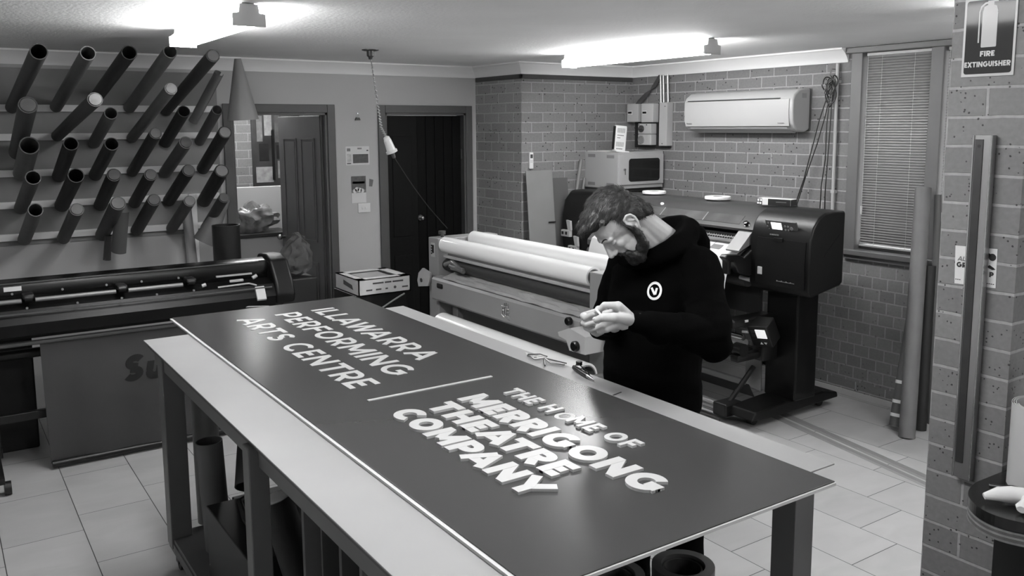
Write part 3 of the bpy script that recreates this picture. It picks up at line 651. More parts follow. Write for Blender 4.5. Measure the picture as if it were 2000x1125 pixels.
# torn feed sheet over the table of the laminator
random.seed(5)
gr = []
for j in range(29):
    y = 3.83+j*(5.42-3.83)/28; row = []
    for i in range(7):
        f = i/6; x = 3.045+.115*f; z = .912+.035*f+.004*math.sin(j*.9+i)*f+noise.noise(Vector((j*.45, i*.6, 0)))*.010
        row.append((x, y, z))
    gr.append(row)
sh_ = MB(); sh_.sheet(gr, .0016); sh_.build('feed_sheet', mat('feed_paper', 158, .5, var=.12, vscale=8), la)
# labels, knobs, levers
st = MB(); st.box(3.086, 3.091, 5.60, 5.655, 1.04, 1.145, .001); sto = st.build('control_label', mat('label_grey', 170, .5), la)
q = MB(); q.box(3.083, 3.087, 5.61, 5.635, 1.07, 1.13, .002); [q.box(3.082, 3.087, 5.637, 5.648, 1.06+i*.02, 1.07+i*.02) for i in range(4)]; q.build('switches', m_blk, sto)
k = MB(); k.lathe((3.17, 5.63, 1.18), (0, 0, 1), [(0, .012), (.02, .012), (.022, .026), (.048, .028), (.05, .022)], n=20, caps=True); k.build('top_knob', mat('knob_grey', 70, .35), la, smooth=True)
lv = MB(); lv.prism([(5.585, .895), (5.585, .93), (5.70, .95), (5.765, .905), (5.785, .845), (5.77, .80), (5.62, .825), (5.60, .86)], 'X', 3.035, 3.05)
lvo = lv.build('side_plate', mat('side_plate_pale', 168, .4), la); q = MB(); q.prism(circ(5.72, .855, .016, 12), 'X', 3.031, 3.036); q.build('bolt', mat('dull_steel', 90), lvo)
cb = MB(); cb.prism([(3.66, .74), (3.66, .84), (3.80, .865), (3.91, .822), (3.90, .80), (3.83, .79), (3.80, .735)], 'X', 2.955, 3.09)
cbo = cb.build('corner_guard', mat('guard_pale', 185, .4), la)
for (y, z, r) in ((3.885, .882, .024), (3.735, .775, .030)):
    q = MB(); q.lathe((2.96 if r > .025 else 3.03, y, z), (-1, 0, 0), [(-.02, .010), (0, .012), (.004, r), (.026, r*1.02), (.032, r*.8)], n=14, caps=True); q.build('hand_knob', m_blkg, cbo, smooth=True)
cl = MB(); cl.path([(3.10, 5.47, 1.0), (3.095, 5.36, 1.035), (3.09, 5.30, 1.02), (3.085, 5.18, .985)], .015, 10); cl.box(3.06, 3.09, 5.17, 5.33, .985, 1.015, .006); cl.cyl((3.07, 5.16, .99), (3.07, 5.35, 1.01), .013)
cl.build('bracket', mat('bracket_steel', 150, .3, metal=.8), la, smooth=True)
# big film roll hanging low at the front
fr2 = film_roll(3.62, 5.22, 2.93, .625, .082, 'unwind_roll', la)
ar = MB()
for y in (3.57, 5.27): ar.box(2.91, 3.12, y-.02, y+.02, .605, .645, .004); ar.box(3.07, 3.12, y-.02, y+.045, .605, .75, .004)
ar.build('unwind_arm', m_lg2, la)

# ================================================================ LARGE FORMAT PRINTER
pr = thing('wide_format_printer', 'large black wide-format printer on a castored stand against the brick wall under the air conditioner', 'printer', (4.85, 4.7, 0))
m_pb = mat('printer_black', 9, .38, spec=.3)
m_pg = mat('printer_charcoal', 14, .42, spec=.25)
m_pgrey = mat('printer_mid_grey', 84, .45)
# control housing (right end)
prof = [(4.60, .905), (4.575, .95), (4.57, 1.12), (4.58, 1.27), (4.605, 1.35), (4.66, 1.415), (4.72, 1.442), (4.80, 1.450), (4.915, 1.448), (4.925, 1.43), (4.925, .975), (4.90, .955)]
hb = MB(); hb.prism(prof, 'Y', 3.425, 3.905); ho = hb.build('control_housing', m_pb, pr, smooth=True)
mod = ho.modifiers.new('soft_edges', 'BEVEL'); mod.width = .012; mod.segments = 3; mod.limit_method = 'ANGLE'; mod.angle_limit = math.radians(50)
hs = MB(); hs.prism([(4.566, .955), (4.563, 1.12), (4.573, 1.262), (4.580, 1.262), (4.575, .955)], 'Y', 3.455, 3.845)
hso = hs.build('ink_door', m_pg, ho, smooth=True)
q = MB(); q.box(4.560, 4.576, 3.63, 3.70, 1.246, 1.272, .003); q.build('door_latch', m_blkg, hso)
Mp = Matrix.Translation((4.598, 3.665, 1.340)) @ Matrix.Rotation(math.radians(-22), 4, 'Y')
q = MB(); q.box(-.006, .006, -.125, .125, -.045, .045, .005, Mp); pnl = q.build('control_panel', mat('panel_grey', 70, .35), ho)
q = MB(); q.box(-.009, -.004, -.005, .078, -.030, .032, .001, Mp); q.build('screen', emit('printer_screen', 1.2, 215), pnl)
q = MB()
for yy, zz, r in ((-.032, .012, .007), (-.055, .012, .007), (-.032, -.012, .007), (-.055, -.012, .007), (-.08, .0, .012)): q.cyl(Mp @ Vector((-.005, yy, zz)), Mp @ Vector((-.011, yy, zz)), r, n=12)
for yy, zz in ((.10, .026), (.112, .0), (.10, -.02), (.118, -.024)): q.cyl(Mp @ Vector((-.005, yy, zz)), Mp @ Vector((-.010, yy, zz)), .006, n=10)
q.build('buttons', mat('button_grey', 130, .4), pnl, smooth=True)
q = MB(); q.box(4.556, 4.570, 3.788, 3.822, 1.015, 1.065, .002); q.build('badge', mat('badge_pale', 175, .4), ho)
q = MB()
for i in range(5): q.box(4.5765, 4.582, 3.735-i*.015, 3.745-i*.015, 1.283, 1.291)
q.build('model_marks', mat('marks_grey', 120, .4), ho)
q = MB()
for i in range(12): q.box(4.5625, 4.5660, 3.66-i*.012, 3.668-i*.012, .985, .985+.004+.004*(i % 3 == 0))
q.build('door_marks', mat('marks_grey', 120), ho)
q = MB(); q.sheet([[(4.72+.15*i/5, 3.4235, 1.16+.13*i/5) for i in range(6)], [(4.72+.15*i/5, 3.4235, 1.168+.13*i/5) for i in range(6)]], .002); q.build('side_crease', m_pg, ho)
# main beam with sloped lid
bp_ = [(4.66, 1.045), (4.64, 1.07), (4.90, 1.10), (4.90, 1.20), (4.72, 1.255), (4.618, 1.280), (4.612, 1.296), (4.735, 1.405), (4.80, 1.436), (4.90, 1.440), (5.06, 1.436), (5.10, 1.40), (5.10, 1.03)]
bm_ = MB(); bm_.prism(bp_, 'Y', 3.905, 5.56); bmo = bm_.build('main_beam', mat('printer_lid_grey', 48, .42), pr, smooth=True)
# window strip in the lid
n_ = Vector((4.735-4.612, 0, 1.405-1.296)).normalized(); nn_ = Vector((-n_.z, 0, n_.x))
def lid(f, off): p = Vector((4.612, 0, 1.296)).lerp(Vector((4.735, 0, 1.405)), f)+nn_*off; return (p.x, p.z)
q = MB(); q.prism([lid(.22, .0005), lid(.72, .0005), lid(.72, .002), lid(.22, .002)], 'Y', 4.06, 5.40); wo = q.build('lid_window', mat('lid_window_smoke', 72, .12, spec=.7, var=.35, vscale=7), bmo)
for y in (4.40, 4.84, 5.28):
    q = MB(); q.prism([lid(.22, .0015), lid(.72, .0015), lid(.72, .003), lid(.22, .003)], 'Y', y, y+.008)
    q.build('window_bar', mat('window_bar_grey', 120, .4), wo)
p_ = lid(.25, .003); q = MB(); q.lathe((p_[0], 3.995, p_[1]), nn_, [(0, .022), (.004, .022), (.005, .016), (.022, .016), (.024, .010)], n=18, caps=True); q.build('lid_knob', m_blkg, bmo, smooth=True)
q = MB(); q.prism([(math.cos(a)*.023*1.0+3.995-.006, p_[1]-.004+math.sin(a)*.023) for a in [i*PI/8+PI*.9 for i in range(8)]]+[(math.cos(a)*.015+3.995-.006, p_[1]-.004+math.sin(a)*.015) for a in [i*PI/8+PI*.9 for i in range(7, -1, -1)]], 'X', p_[0]-.006, p_[0]+.002); q.build('knob_mark', mat('mark_white', 235, .4), bmo)
p_ = lid(.93, .002); q = MB(); q.ico((p_[0], 4.91, p_[1]), (.012, .016, .010), 2); q.build('status_light', emit('status_light', 2.0, 235), bmo, smooth=True)
# vented guard and sloping platen, with printed media
q = MB(); q.prism([(4.64, 1.24), (4.66, 1.25), (4.60, 1.205), (4.585, 1.198), (4.59, 1.19)], 'Y', 4.03, 5.50); go = q.build('guard_rail', m_pgrey, pr)
q = MB()
for i in range(60):
    y = 4.06+i*.023
    for f in (.3, .62): q.box(4.60+.055*f-.004, 4.60+.055*f+.004, y, y+.010, 1.2035+.045*f-.0005+.000, 1.2115+.045*f)
q.build('vent_slots', m_blk, go)
q = MB(); q.prism([(4.66, 1.185), (4.64, 1.19), (4.50, 1.12), (4.46, 1.08), (4.458, 1.04), (4.47, 1.035), (4.66, 1.06)], 'Y', 3.95, 5.50); q.build('platen', m_pgrey, pr)
q = MB(); q.prism([(4.625, 1.281), (4.60, 1.279), (4.475, 1.165), (4.48, 1.155), (4.60, 1.20), (4.64, 1.25)], 'Y', 3.915, 4.03); q.build('side_frame', mat('side_frame_grey', 112, .4), pr)
hn = MB(); hn.prism([(4.31, 1.135), (4.33, 1.155), (4.45, 1.145), (4.50, 1.12), (4.66, 1.22), (4.68, 1.02), (4.55, .99), (4.45, 1.02), (4.40, 1.10), (4.375, 1.10), (4.372, 1.02), (4.345, 1.02), (4.34, 1.11)], 'Y', 3.885, 3.940)
hno = hn.build('loading_handle', m_blk, pr); md = hno.modifiers.new('b', 'BEVEL'); md.width = .008; md.segments = 3; md.limit_method = 'ANGLE'
media = []
mp_ = [(4.635, 1.200), (4.57, 1.168), (4.50, 1.132), (4.445, 1.10), (4.42, 1.03), (4.40, .95), (4.395, .88), (4.41, .80), (4.44, .74)]
q = MB(); q.sheet([[(x-.004, y, z) for y in (3.955, 4.3, 4.6, 4.9, 5.2, 5.42)] for x, z in mp_], .0012); mo = q.build('printed_media', mat('media_white', 205, .4), pr, smooth=True)
def patch(y0, y1, f0, f1, off=.0025):
    q = MB()
    a = Vector((4.631, 0, 1.2005)).lerp(Vector((4.496, 0, 1.1325)), f0); b_ = Vector((4.631, 0, 1.2005)).lerp(Vector((4.496, 0, 1.1325)), f1)
    q.quad((a.x-.001, y0, a.z+off), (a.x-.001, y1, a.z+off), (b_.x-.001, y1, b_.z+off), (b_.x-.001, y0, b_.z+off)); q.build('printed_patch', mat('print_grey', 105, .5), mo)
patch(4.13, 4.22, .45, .8); patch(4.34, 4.43, .2, .6); patch(4.22, 4.225, .0, 1.2); patch(4.255, 4.30, .9, 1.2)
# left housing
lh = MB(); lh.prism([(4.70, .86), (4.64, .90), (4.615, 1.05), (4.62, 1.22), (4.65, 1.36), (4.72, 1.44), (4.80, 1.445), (4.96, 1.44), (4.985, 1.40), (4.985, .86)], 'Y', 5.56, 6.07)
lho = lh.build('ink_housing', m_pb, pr, smooth=True); md = lho.modifiers.new('b', 'BEVEL'); md.width = .03; md.segments = 4; md.limit_method = 'ANGLE'; md.angle_limit = math.radians(45)
for (y, z) in ((5.98, 1.075), (5.88, .945)):
    q = MB(); q.box(4.585, 4.62, y-.075, y+.045, z-.03, z+.028, .004); q.prism([(y-.045, z+.028), (y-.02, z+.115), (y-.075, z+.11), (y-.085, z+.03)], 'X', 4.592, 4.612)
    o = q.build('ink_cartridge', mat('cartridge_pale', 168, .4), lho); q = MB(); q.box(4.582, 4.587, y+.005, y+.03, z-.012, z+.014); q.box(4.582, 4.587, y-.045, y-.02, z-.012, z+.014); q.build('cartridge_slot', m_blk, o)
# beam underside spindle and loose core
q = MB(); q.cyl((4.66, 3.98, .94), (4.66, 5.7, .94), .05, n=24); q.build('media_roll', mat('media_roll_grey', 70, .5), pr, smooth=True)
q = MB(); q.tube((4.62, 3.885, .948), (4.62, 4.02, .958), .016, .003, 16); q.build('core_end', mat('core_pale', 205, .4), pr, smooth=True)
q = MB(); q.box(4.84, 4.86, 4.02, 5.6, .66, 1.04); q.build('rear_panel', mat('rear_panel_grey', 64, .5, var=.2, vscale=5), pr)
# stand
def leg_frame(y0, y1, tag_):
    MB().box(4.76, 4.98, y0, y1, .135, 1.04 if tag_ else .92, .012).build('stand_column', m_pb, pr)
    f = MB(); f.prism([(4.36, .070), (4.40, .125), (4.70, .145), (5.10, .145), (5.26, .115), (5.27, .075), (5.0, .068), (4.62, .060)], 'Y', y0+.02, y1-.02); fo = f.build('stand_foot', m_pb, pr)
    md = fo.modifiers.new('b', 'BEVEL'); md.width = .01; md.segments = 2; md.limit_method = 'ANGLE'
    for x in (4.49, 5.19):
        k = MB(); k.cyl((x, (y0+y1)/2-.02, .036), (x, (y0+y1)/2+.02, .036), .036, n=18); k.cyl((x, (y0+y1)/2, .05), (x, (y0+y1)/2, .085), .014); k.build('castor', m_blk, pr, smooth=True)
leg_frame(3.64, 3.90, 1); leg_frame(5.45, 5.70, 1)
MB().box(4.86, 4.92, 3.90, 5.45, .30, .40, .006).build('stand_crossbar', m_pb, pr)
hs2 = MB(); hs2.box(4.68, 4.90, 3.60, 3.90, .88, .93, .015); hs2.build('housing_support', m_pb, pr)
# take-up reel: lower rail, arm, spindle, its little control box
q = MB(); q.cyl((4.39, 3.98, .085), (4.39, 5.5, .085), .042, n=24); q.build('lower_rail', mat('rail_silver', 178, .25, metal=.85), pr, smooth=True)
for y0, y1 in ((3.86, 3.98), (5.5, 5.6)): MB().box(4.33, 4.50, y0, y1, .045, .135, .012).build('rail_end_block', m_blk, pr)
q = MB(); q.box(4.31, 4.325, 3.90, 5.5, .004, .035, .001); q.build('floor_strip', mat('strip_dark', 58, .5), pr)
for z, x, r, m in ((.575, 4.50, .020, m_steel), (.535, 4.52, .026, mat('spindle_alu', 175, .35, metal=.8))):
    MB().cyl((x, 3.87, z), (x, 5.4, z), r, n=20).build('take_up_spindle', m, pr, smooth=True)
q = MB(); q.box(4.40, 4.72, 3.83, 3.90, .42, .47, .012); q.box(4.62, 4.80, 3.80, 3.90, .40, .62, .015); q.cyl((4.46, 3.83, .50), (4.46, 3.90, .50), .045, n=20); q.build('take_up_arm', m_blk, pr, smooth=True)
q = MB(); q.box(4.44, 4.80, 4.02, 5.4, .60, .625, .004); q.build('deflector', mat('deflector_dark', 40, .35), pr)
q = MB(); q.box(4.36, 4.78, 3.84, 3.95, .655, .715, .014); q.box(4.34, 4.42, 3.92, 4.05, .625, .66, .01); q.build('spindle_latch', m_blk, pr)
q = MB(); q.box(4.37, 4.40, 3.995, 4.03, .655, .685, .003); q.box(4.47, 4.50, 3.835, 3.842, .690, .705); q.build('latch_clip', mat('clip_white', 215, .4), pr)
Mc = Matrix.Translation((4.565, 3.78, .60)) @ Matrix.Rotation(math.radians(-28), 4, 'Y') @ Matrix.Rotation(math.radians(12), 4, 'Z')
q = MB(); q.box(-.02, .10, -.075, .075, -.085, .085, .008, Mc); cbx = q.build('take_up_control', m_blk, pr)
q = MB(); q.box(-.024, -.019, -.055, .018, -.008, .062, .001, Mc); q.build('screen', emit('small_screen', 1.0, 200), cbx)
q = MB()
for yy, zz in ((.04, .045), (.04, .012)): q.box(-.0235, -.0195, yy-.012, yy+.012, zz-.01, zz+.01, .001, Mc)
q.build('button', mat('button_dark', 45, .3), cbx)
q = MB(); 
for a_, u in ((0, 1), (-.032, -1)):
    for_ = [(-.022, a_-.011, -.05-.008*u), (-.022, a_+.011, -.05-.008*u), (-.022, a_, -.05+.009*u)]
    q.ring_loft([[Mc @ Vector(v) for v in for_], [Mc @ Vector((v[0]-.002, v[1], v[2])) for v in for_]])
q.build('arrow_mark', mat('mark_white', 235), cbx)
q = MB(); q.cyl(Mc @ Vector((-.01, .08, .03)), Mc @ Vector((-.01, .125, .03)), .010); q.build('spindle_tip', mat('clip_white', 215), cbx, smooth=True)
q = MB(); q.box(4.84, 4.85, 3.995, 4.14, .105, .33, .003); q.build('white_plate', mat('plate_pale', 160, .5), pr)
# curved lower bar, basket sheet and strut
q = MB(); q.box(4.62, 4.66, 3.97, 5.5, .195, .235, .006); q.build('basket_bar', mat('bar_grey', 105, .35), pr)
q = MB(); q.sheet([[(4.66+.0*i, y, .20) for y in (3.95, 4.5, 5.5)], [(4.72, y, .10) for y in (3.95, 4.5, 5.5)], [(4.80, y, .07) for y in (3.95, 4.5, 5.5)]], .003); q.build('basket_sheet', mat('basket_dark', 40, .5), pr)
q = MB(); q.path([(4.44, 3.93, .12), (4.60, 3.93, .26), (4.68, 3.93, .33)], .018, 8); q.build('strut', m_blk, pr, smooth=True)
# things lying on the printer
def disc(x, y, l, g):
    t = thing('tape_roll', l, 'tape roll', (x, y, 1.448), 'white tape rolls on top of the printer')
    MB().lathe((x, y, 1.449), (0, 0, 1), [(0, .040), (0, .094), (.003, .097), (.019, .097), (.022, .094), (.022, .040), (0, .040)], n=40).build('wound_tape', mat('tape_white', g, .4), t, smooth=True)
    MB().lathe((x, y, 1.4492), (0, 0, 1), [(0, .034), (.0, .0395), (.021, .0395), (.021, .034), (0, .034)], n=32).build('core', mat('core_grey', 120), t, smooth=True)
disc(4.93, 5.22, 'wide white roll of tape lying flat on the printer below the steel cabinet', 228)
disc(4.93, 4.53, 'white roll of tape lying on the middle of the printer, under the air conditioner', 224)
kb_ = thing('supply_box', 'small black and white printed box lying on the right end of the printer', 'box', (4.88, 3.94, 1.451))
Mk = Matrix.Translation((4.86, 3.905, 1.4745)) @ Matrix.Rotation(math.radians(12), 4, 'Z')
q = MB(); q.box(-.045, .045, -.105, .145, -.022, .022, .001, Mk); q.build('carton', mat('carton_white', 225, .4), kb_)
q = MB(); q.box(-.0465, -.0445, -.104, .060, -.0215, .0215, 0, Mk); q.box(-.044, .046, -.1065, -.1045, -.021, .021, 0, Mk); q.box(-.0465, -.0445, .105, .144, -.0215, .0215, 0, Mk); q.build('black_panel', m_blk, kb_)
q = MB()
for yy, zz in ((.112, .010), (.132, .010), (.116, -.011), (.134, -.010)): q.box(-.0480, -.0464, yy-.007, yy+.007, zz-.007, zz+.007, .001, Mk)
q.build('print_block', mat('mark_white', 235), kb_)
q = MB(); q.box(-.0475, -.0464, -.075, -.0, .0, .004, 0, Mk); q.build('lettering', mat('marks_grey', 120), kb_)

# ================================================================ VINYL CUTTER (left)
ct = thing('vinyl_cutter', 'long black vinyl cutter on a stand along the back wall under the tube rack', 'cutter', (1.15, 5.8, 0))
q = MB(); q.prism([(5.62, .80), (5.56, .83), (5.545, .90), (5.60, .975), (5.72, 1.0), (5.90, 1.0), (5.95, .90), (5.90, .80)], 'X', -.15, 1.86); cto = q.build('body', mat('cutter_black', 7, .45, spec=.3), ct, smooth=True)
q = MB(); q.prism([(5.72, 1.0), (5.70, 1.06), (5.72, 1.118), (5.80, 1.130), (5.90, 1.11), (5.92, 1.0)], 'X', -.15, 1.90); q.build('top_beam', mat('cutter_beam', 10, .25), ct, smooth=True)
q = MB(); q.box(-.15, 1.80, 5.695, 5.705, 1.112, 1.118); q.box(-.15, 1.84, 5.56, 5.565, .955, .963); q.build('edge_line', mat('edge_pale', 78, .3), ct)
q = MB(); q.prism([(5.55, .84), (5.53, .90), (5.56, .985), (5.66, 1.12), (5.76, 1.15), (5.92, 1.14), (5.98, 1.0), (5.96, .84)], 'X', 1.86, 1.99); eo = q.build('end_housing', mat('cutter_black', 11), ct, smooth=True)
md = eo.modifiers.new('b', 'BEVEL'); md.width = .02; md.segments = 3; md.limit_method = 'ANGLE'
q = MB()
for x0, x1 in ((-.15, .40), (.47, .90), (.97, 1.29)): q.cyl((x0, 5.625, 1.022), (x1, 5.625, 1.022), .0135, n=14)
q.build('grit_roller', mat('grit_roller_grey', 125, .45, metal=.4), ct, smooth=True)
for x in (.435, .935, 1.34):
    q = MB(); q.box(x-.03, x+.03, 5.60, 5.70, 1.03, 1.06, .01); q.cyl((x-.02, 5.62, 1.036), (x+.02, 5.62, 1.036), .024, n=14); q.build('pinch_roller', m_blk, ct, smooth=True)
q = MB()
for x in (.05, .36, .62, .86, 1.06, 1.28):
    q.cyl((x, 5.69, 1.058), (x, 5.68, 1.058), .007, n=8); q.cyl((x+.06, 5.565, .99), (x+.06, 5.556, .99), .007, n=8)
q.build('screws', mat('screw_pale', 140, .4, metal=.5), ct)
q = MB(); q.box(1.50, 1.73, 5.625, 5.64, 1.045, 1.055); q.box(1.58, 1.67, 5.61, 5.63, 1.005, 1.022, .004); q.cyl((1.73, 5.62, 1.02), (1.76, 5.62, 1.035), .012); q.cyl((1.40, 5.60, 1.005), (1.425, 5.60, 1.012), .012); q.path([(1.50, 5.60, .985), (1.70, 5.60, .99), (1.745, 5.585, .975)], .006); q.build('carriage_rail', mat('carriage_pale', 165, .35), ct, smooth=True)
q = MB(); q.prism([(5.575, .968), (5.575, .94), (5.535, .88), (5.528, .89), (5.565, .962)], 'X', 1.73, 1.79); q.build('warning_label', mat('label_white', 190, .5), ct)
q = MB(); q.box(.32, .41, 5.694, 5.70, 1.072, 1.098); q.build('name_plate', mat('plate_white', 215, .5), ct)
q = MB(); q.cyl((.49, 5.60, .03), (1.80, 5.60, .03), .022, n=12); q.build('catcher_bottom_bar', m_blk, ct, smooth=True)  # dark bar along the bottom edge of the fabric
q = MB(); q.box(-.15, .47, 6.06, 6.46, 0, .74, .01); tag(q.build('shade_chest', mat('chest_black', 14, .6)), 'black chest added to stand in for shade under the left end of the cutter', 'chest')  # added box that darkens the empty space behind the cutter stand
# stand and media roll behind, fabric catch sheet in front
for x in (.20, 1.78):
    MB().box(x-.045, x+.045, 5.72, 5.80, .08, .82, .01).build('stand_column', mat('cutter_stand', 16, .4), ct)
    q = MB(); q.prism([(5.30, .075), (5.30, .11), (5.70, .16), (6.02, .11), (6.02, .075)], 'X', x-.03, x+.03); q.build('stand_foot', mat('cutter_stand', 16), ct)
    for y in (5.345, 5.98):
        k = MB(); k.cyl((x+.025, y, .038), (x+.06, y, .038), .038, n=18); k.build('castor', m_blk, ct, smooth=True)
MB().box(.20, 1.78, 5.74, 5.78, .28, .33, .004).build('stand_crossbar', mat('cutter_stand', 16), ct)
q = MB(); q.cyl((.22, 5.86, .66), (1.80, 5.86, .66), .03, n=16); q.build('media_bar', mat('bar_dark_steel', 50, .35, metal=.6), ct, smooth=True)
q = MB(); q.cyl((.18, 5.625, .772), (1.86, 5.625, .772), .014, n=14); q.build('catch_rail', mat('catch_rail_grey', 84, .4), ct, smooth=True)
q = MB()
for z in (.16, .24): q.cyl((1.55, 5.60, .80+z*.2), (1.80, 5.52, .79+z*.2), .008)
q.build('guide_rods', mat('rods_grey', 105, .35, metal=.6), ct, smooth=True)
g_l = []
for j in range(25):
    f = j/24; row = []
    for i in range(41):
        u = i/40; x = .475+u*1.32
        y = 5.632-.03*f+.022*f*math.sin(u*9+1.2)*math.sin(f*2.2+.4)+.010*f*math.sin(u*23)
        row.append((x+.01*f, y, .768-f*(.735)+.02*math.sin(u*3)*f))
    g_l.append(row)
q = MB(); q.sheet(g_l, .003); bn = q.build('fabric_catcher', mat('fabric_catcher_grey', 56, .75, var=.08, vscale=3), ct, smooth=True)
# printed wordmark on the fabric (only its first letters show past the table)
bvh = BVHTree.FromObject(bn, bpy.context.evaluated_depsgraph_get())
def onfab(u, v, w_):
    x, z = u, v
    h = bvh.ray_cast(Vector((x, 4.9, z))-Vector(bn.parent.location), Vector((0, 1, 0)))
    y = (h[0].y+bn.parent.location.y) if h[0] is not None else 5.62
    return Vector((x, y-w_, z))
lay, W_ = word_layout('Su', .24, .10)
mb = MB(); x0 = .90
for ch_, st_, u0 in word_layout('Summa', .24, .09)[0]:
    pass
for ch_, u0 in (('S', 0), ('u', .78), ('m', 1.50), ('m', 2.75)):
    st_, wd = glyph(ch_, .25)
    sz = .165
    stt = []
    for pl_ in st_:
        fine = []
        for a, b_ in zip(pl_[:-1], pl_[1:]):
            for k in range(4): fine.append((a[0]+(b_[0]-a[0])*k/4, a[1]+(b_[1]-a[1])*k/4))
        fine.append(pl_[-1]); stt.append(fine)
    stroke_prisms(mb, stt, .25, (lambda a, b_, c_, u0=u0: onfab(x0+(a+u0+.22*b_)*sz, .455+b_*sz, c_)), .0016, .0028)
mb.build('wordmark', mat('wordmark_black', 9, .7), bn)
# ================================================================ TUBE RACK ON THE BACK WALL
m_rail = mat('rack_rail_pale', 225, .5)
rk = thing('tube_rack', 'pale horizontal rails fixed to the back wall, holding rows of cardboard tubes on pegs', 'rack', (.9, YW-.02, 1.22))
RZ = (2.145, 1.945, 1.695, 1.475, 1.250)
MB().box(-1.2, 1.925, YW-.010, YW-.0005, 1.19, 2.42, .001).build('backing_board', mat('rack_shade_board', 128, .7, var=.06), rk)  # added board; its grey stands in for shade between the tubes
for z in RZ: MB().box(-1.2, 1.90, YW-.040, YW-.0105, z-.024, z+.024, .002).build('rail', m_rail, rk)
MB().box(1.66, 1.72, YW-.062, YW-.0405, .72, 1.50, .004).build('upright', m_rail, rk)
# (base px/z on wall, end, radius, grey, closed, label)
TB = [((0.528, 6.957, 2.148), (0.528, 5.083, 2.392), 0.042, 44, 0, 'dark open tube, first from the left in the top row of the wall rack'),
((0.798, 6.957, 2.153), (0.798, 5.365, 2.415), 0.04, 92, 0, 'grey open tube, second from the left in the top row of the wall rack'),
((1.068, 6.957, 2.233), (1.068, 5.668, 2.451), 0.044, 56, 0, 'dark open tube, third from the left in the top row of the wall rack'),
((1.277, 6.957, 2.149), (1.277, 5.55, 2.458), 0.041, 104, 0, 'pale open tube, fourth from the left in the top row of the wall rack'),
((1.532, 6.957, 2.129), (1.532, 5.569, 2.444), 0.041, 50, 84, 'thick dark capped tube, fifth from the left in the top row of the wall rack'),
((0.536, 6.957, 1.835), (0.536, 5.922, 2.142), 0.052, 66, 80, 'thick wrapped tube, first from the left in the second row of the wall rack'),
((0.792, 6.957, 1.95), (0.792, 5.196, 2.157), 0.039, 52, 92, 'dark capped tube, second from the left in the second row of the wall rack'),
((1.026, 6.957, 1.896), (1.026, 6.15, 2.099), 0.041, 92, 0, 'grey open tube, third from the left in the second row of the wall rack'),
((1.282, 6.957, 1.929), (1.282, 5.608, 2.24), 0.037, 98, 112, 'pale capped tube, fourth from the left in the second row of the wall rack'),
((1.513, 6.957, 1.887), (1.513, 6.282, 2.115), 0.042, 42, 0, 'dark patterned open tube, fifth from the left in the second row of the wall rack'),
((1.762, 6.957, 1.89), (1.762, 6.36, 2.129), 0.037, 84, 0, 'grey open tube, sixth from the left in the second row of the wall rack'),
((0.557, 6.957, 1.69), (0.557, 6.247, 1.898), 0.058, 96, 0, 'wide pale-rimmed open tube, first from the left in the third row of the wall rack'),
((0.783, 6.957, 1.662), (0.783, 6.173, 1.907), 0.045, 40, 0, 'dark open tube, second from the left in the third row of the wall rack'),
((1.018, 6.957, 1.663), (1.018, 6.146, 1.902), 0.044, 46, 0, 'dark open tube, third from the left in the third row of the wall rack'),
((1.269, 6.957, 1.677), (1.269, 6.043, 1.968), 0.039, 48, 70, 'dark capped tube, fourth from the left in the third row of the wall rack'),
((1.5, 6.957, 1.663), (1.5, 6.217, 1.903), 0.044, 86, 50, 'mottled grey tube, fifth from the left in the third row of the wall rack'),
((1.776, 6.957, 1.68), (1.776, 6.247, 1.97), 0.046, 34, 112, 'black pale-capped tube, sixth from the left in the third row of the wall rack'),
((0.532, 6.957, 1.451), (0.532, 5.898, 1.713), 0.043, 70, 0, 'grey open tube, first from the left in the fourth row of the wall rack'),
((0.788, 6.957, 1.455), (0.788, 6.086, 1.708), 0.048, 22, 0, 'black open tube, second from the left in the fourth row of the wall rack'),
((1.038, 6.957, 1.441), (1.038, 6.26, 1.695), 0.045, 40, 58, 'dark tube, third from the left in the fourth row of the wall rack'),
((1.27, 6.957, 1.445), (1.27, 6.273, 1.687), 0.042, 46, 64, 'dark capped tube, fourth from the left in the fourth row of the wall rack'),
((1.515, 6.957, 1.448), (1.515, 6.249, 1.709), 0.044, 34, 60, 'dark open tube, fifth from the left in the fourth row of the wall rack'),
((1.77, 6.957, 1.427), (1.77, 6.353, 1.694), 0.05, 26, 104, 'fat black capped tube, sixth from the left in the fourth row of the wall rack'),
((0.538, 6.957, 1.229), (0.538, 5.972, 1.513), 0.042, 88, 0, 'grey open tube, first from the left in the bottom row of the wall rack'),
((0.782, 6.957, 1.218), (0.782, 6.11, 1.491), 0.042, 72, 84, 'grey capped tube, second from the left in the bottom row of the wall rack'),
((1.038, 6.957, 1.223), (1.038, 6.183, 1.512), 0.048, 66, 86, 'thick grey capped tube, third from the left in the bottom row of the wall rack'),
((1.274, 6.957, 1.239), (1.274, 6.234, 1.518), 0.043, 46, 60, 'dark ragged tube, fourth from the left in the bottom row of the wall rack'),
((1.525, 6.957, 1.238), (1.525, 6.309, 1.492), 0.041, 82, 92, 'pale grey capped tube, fifth from the left in the bottom row of the wall rack'),
((1.773, 6.957, 1.22), (1.773, 6.342, 1.5), 0.038, 60, 70, 'dark tube, sixth from the left in the bottom row of the wall rack')]
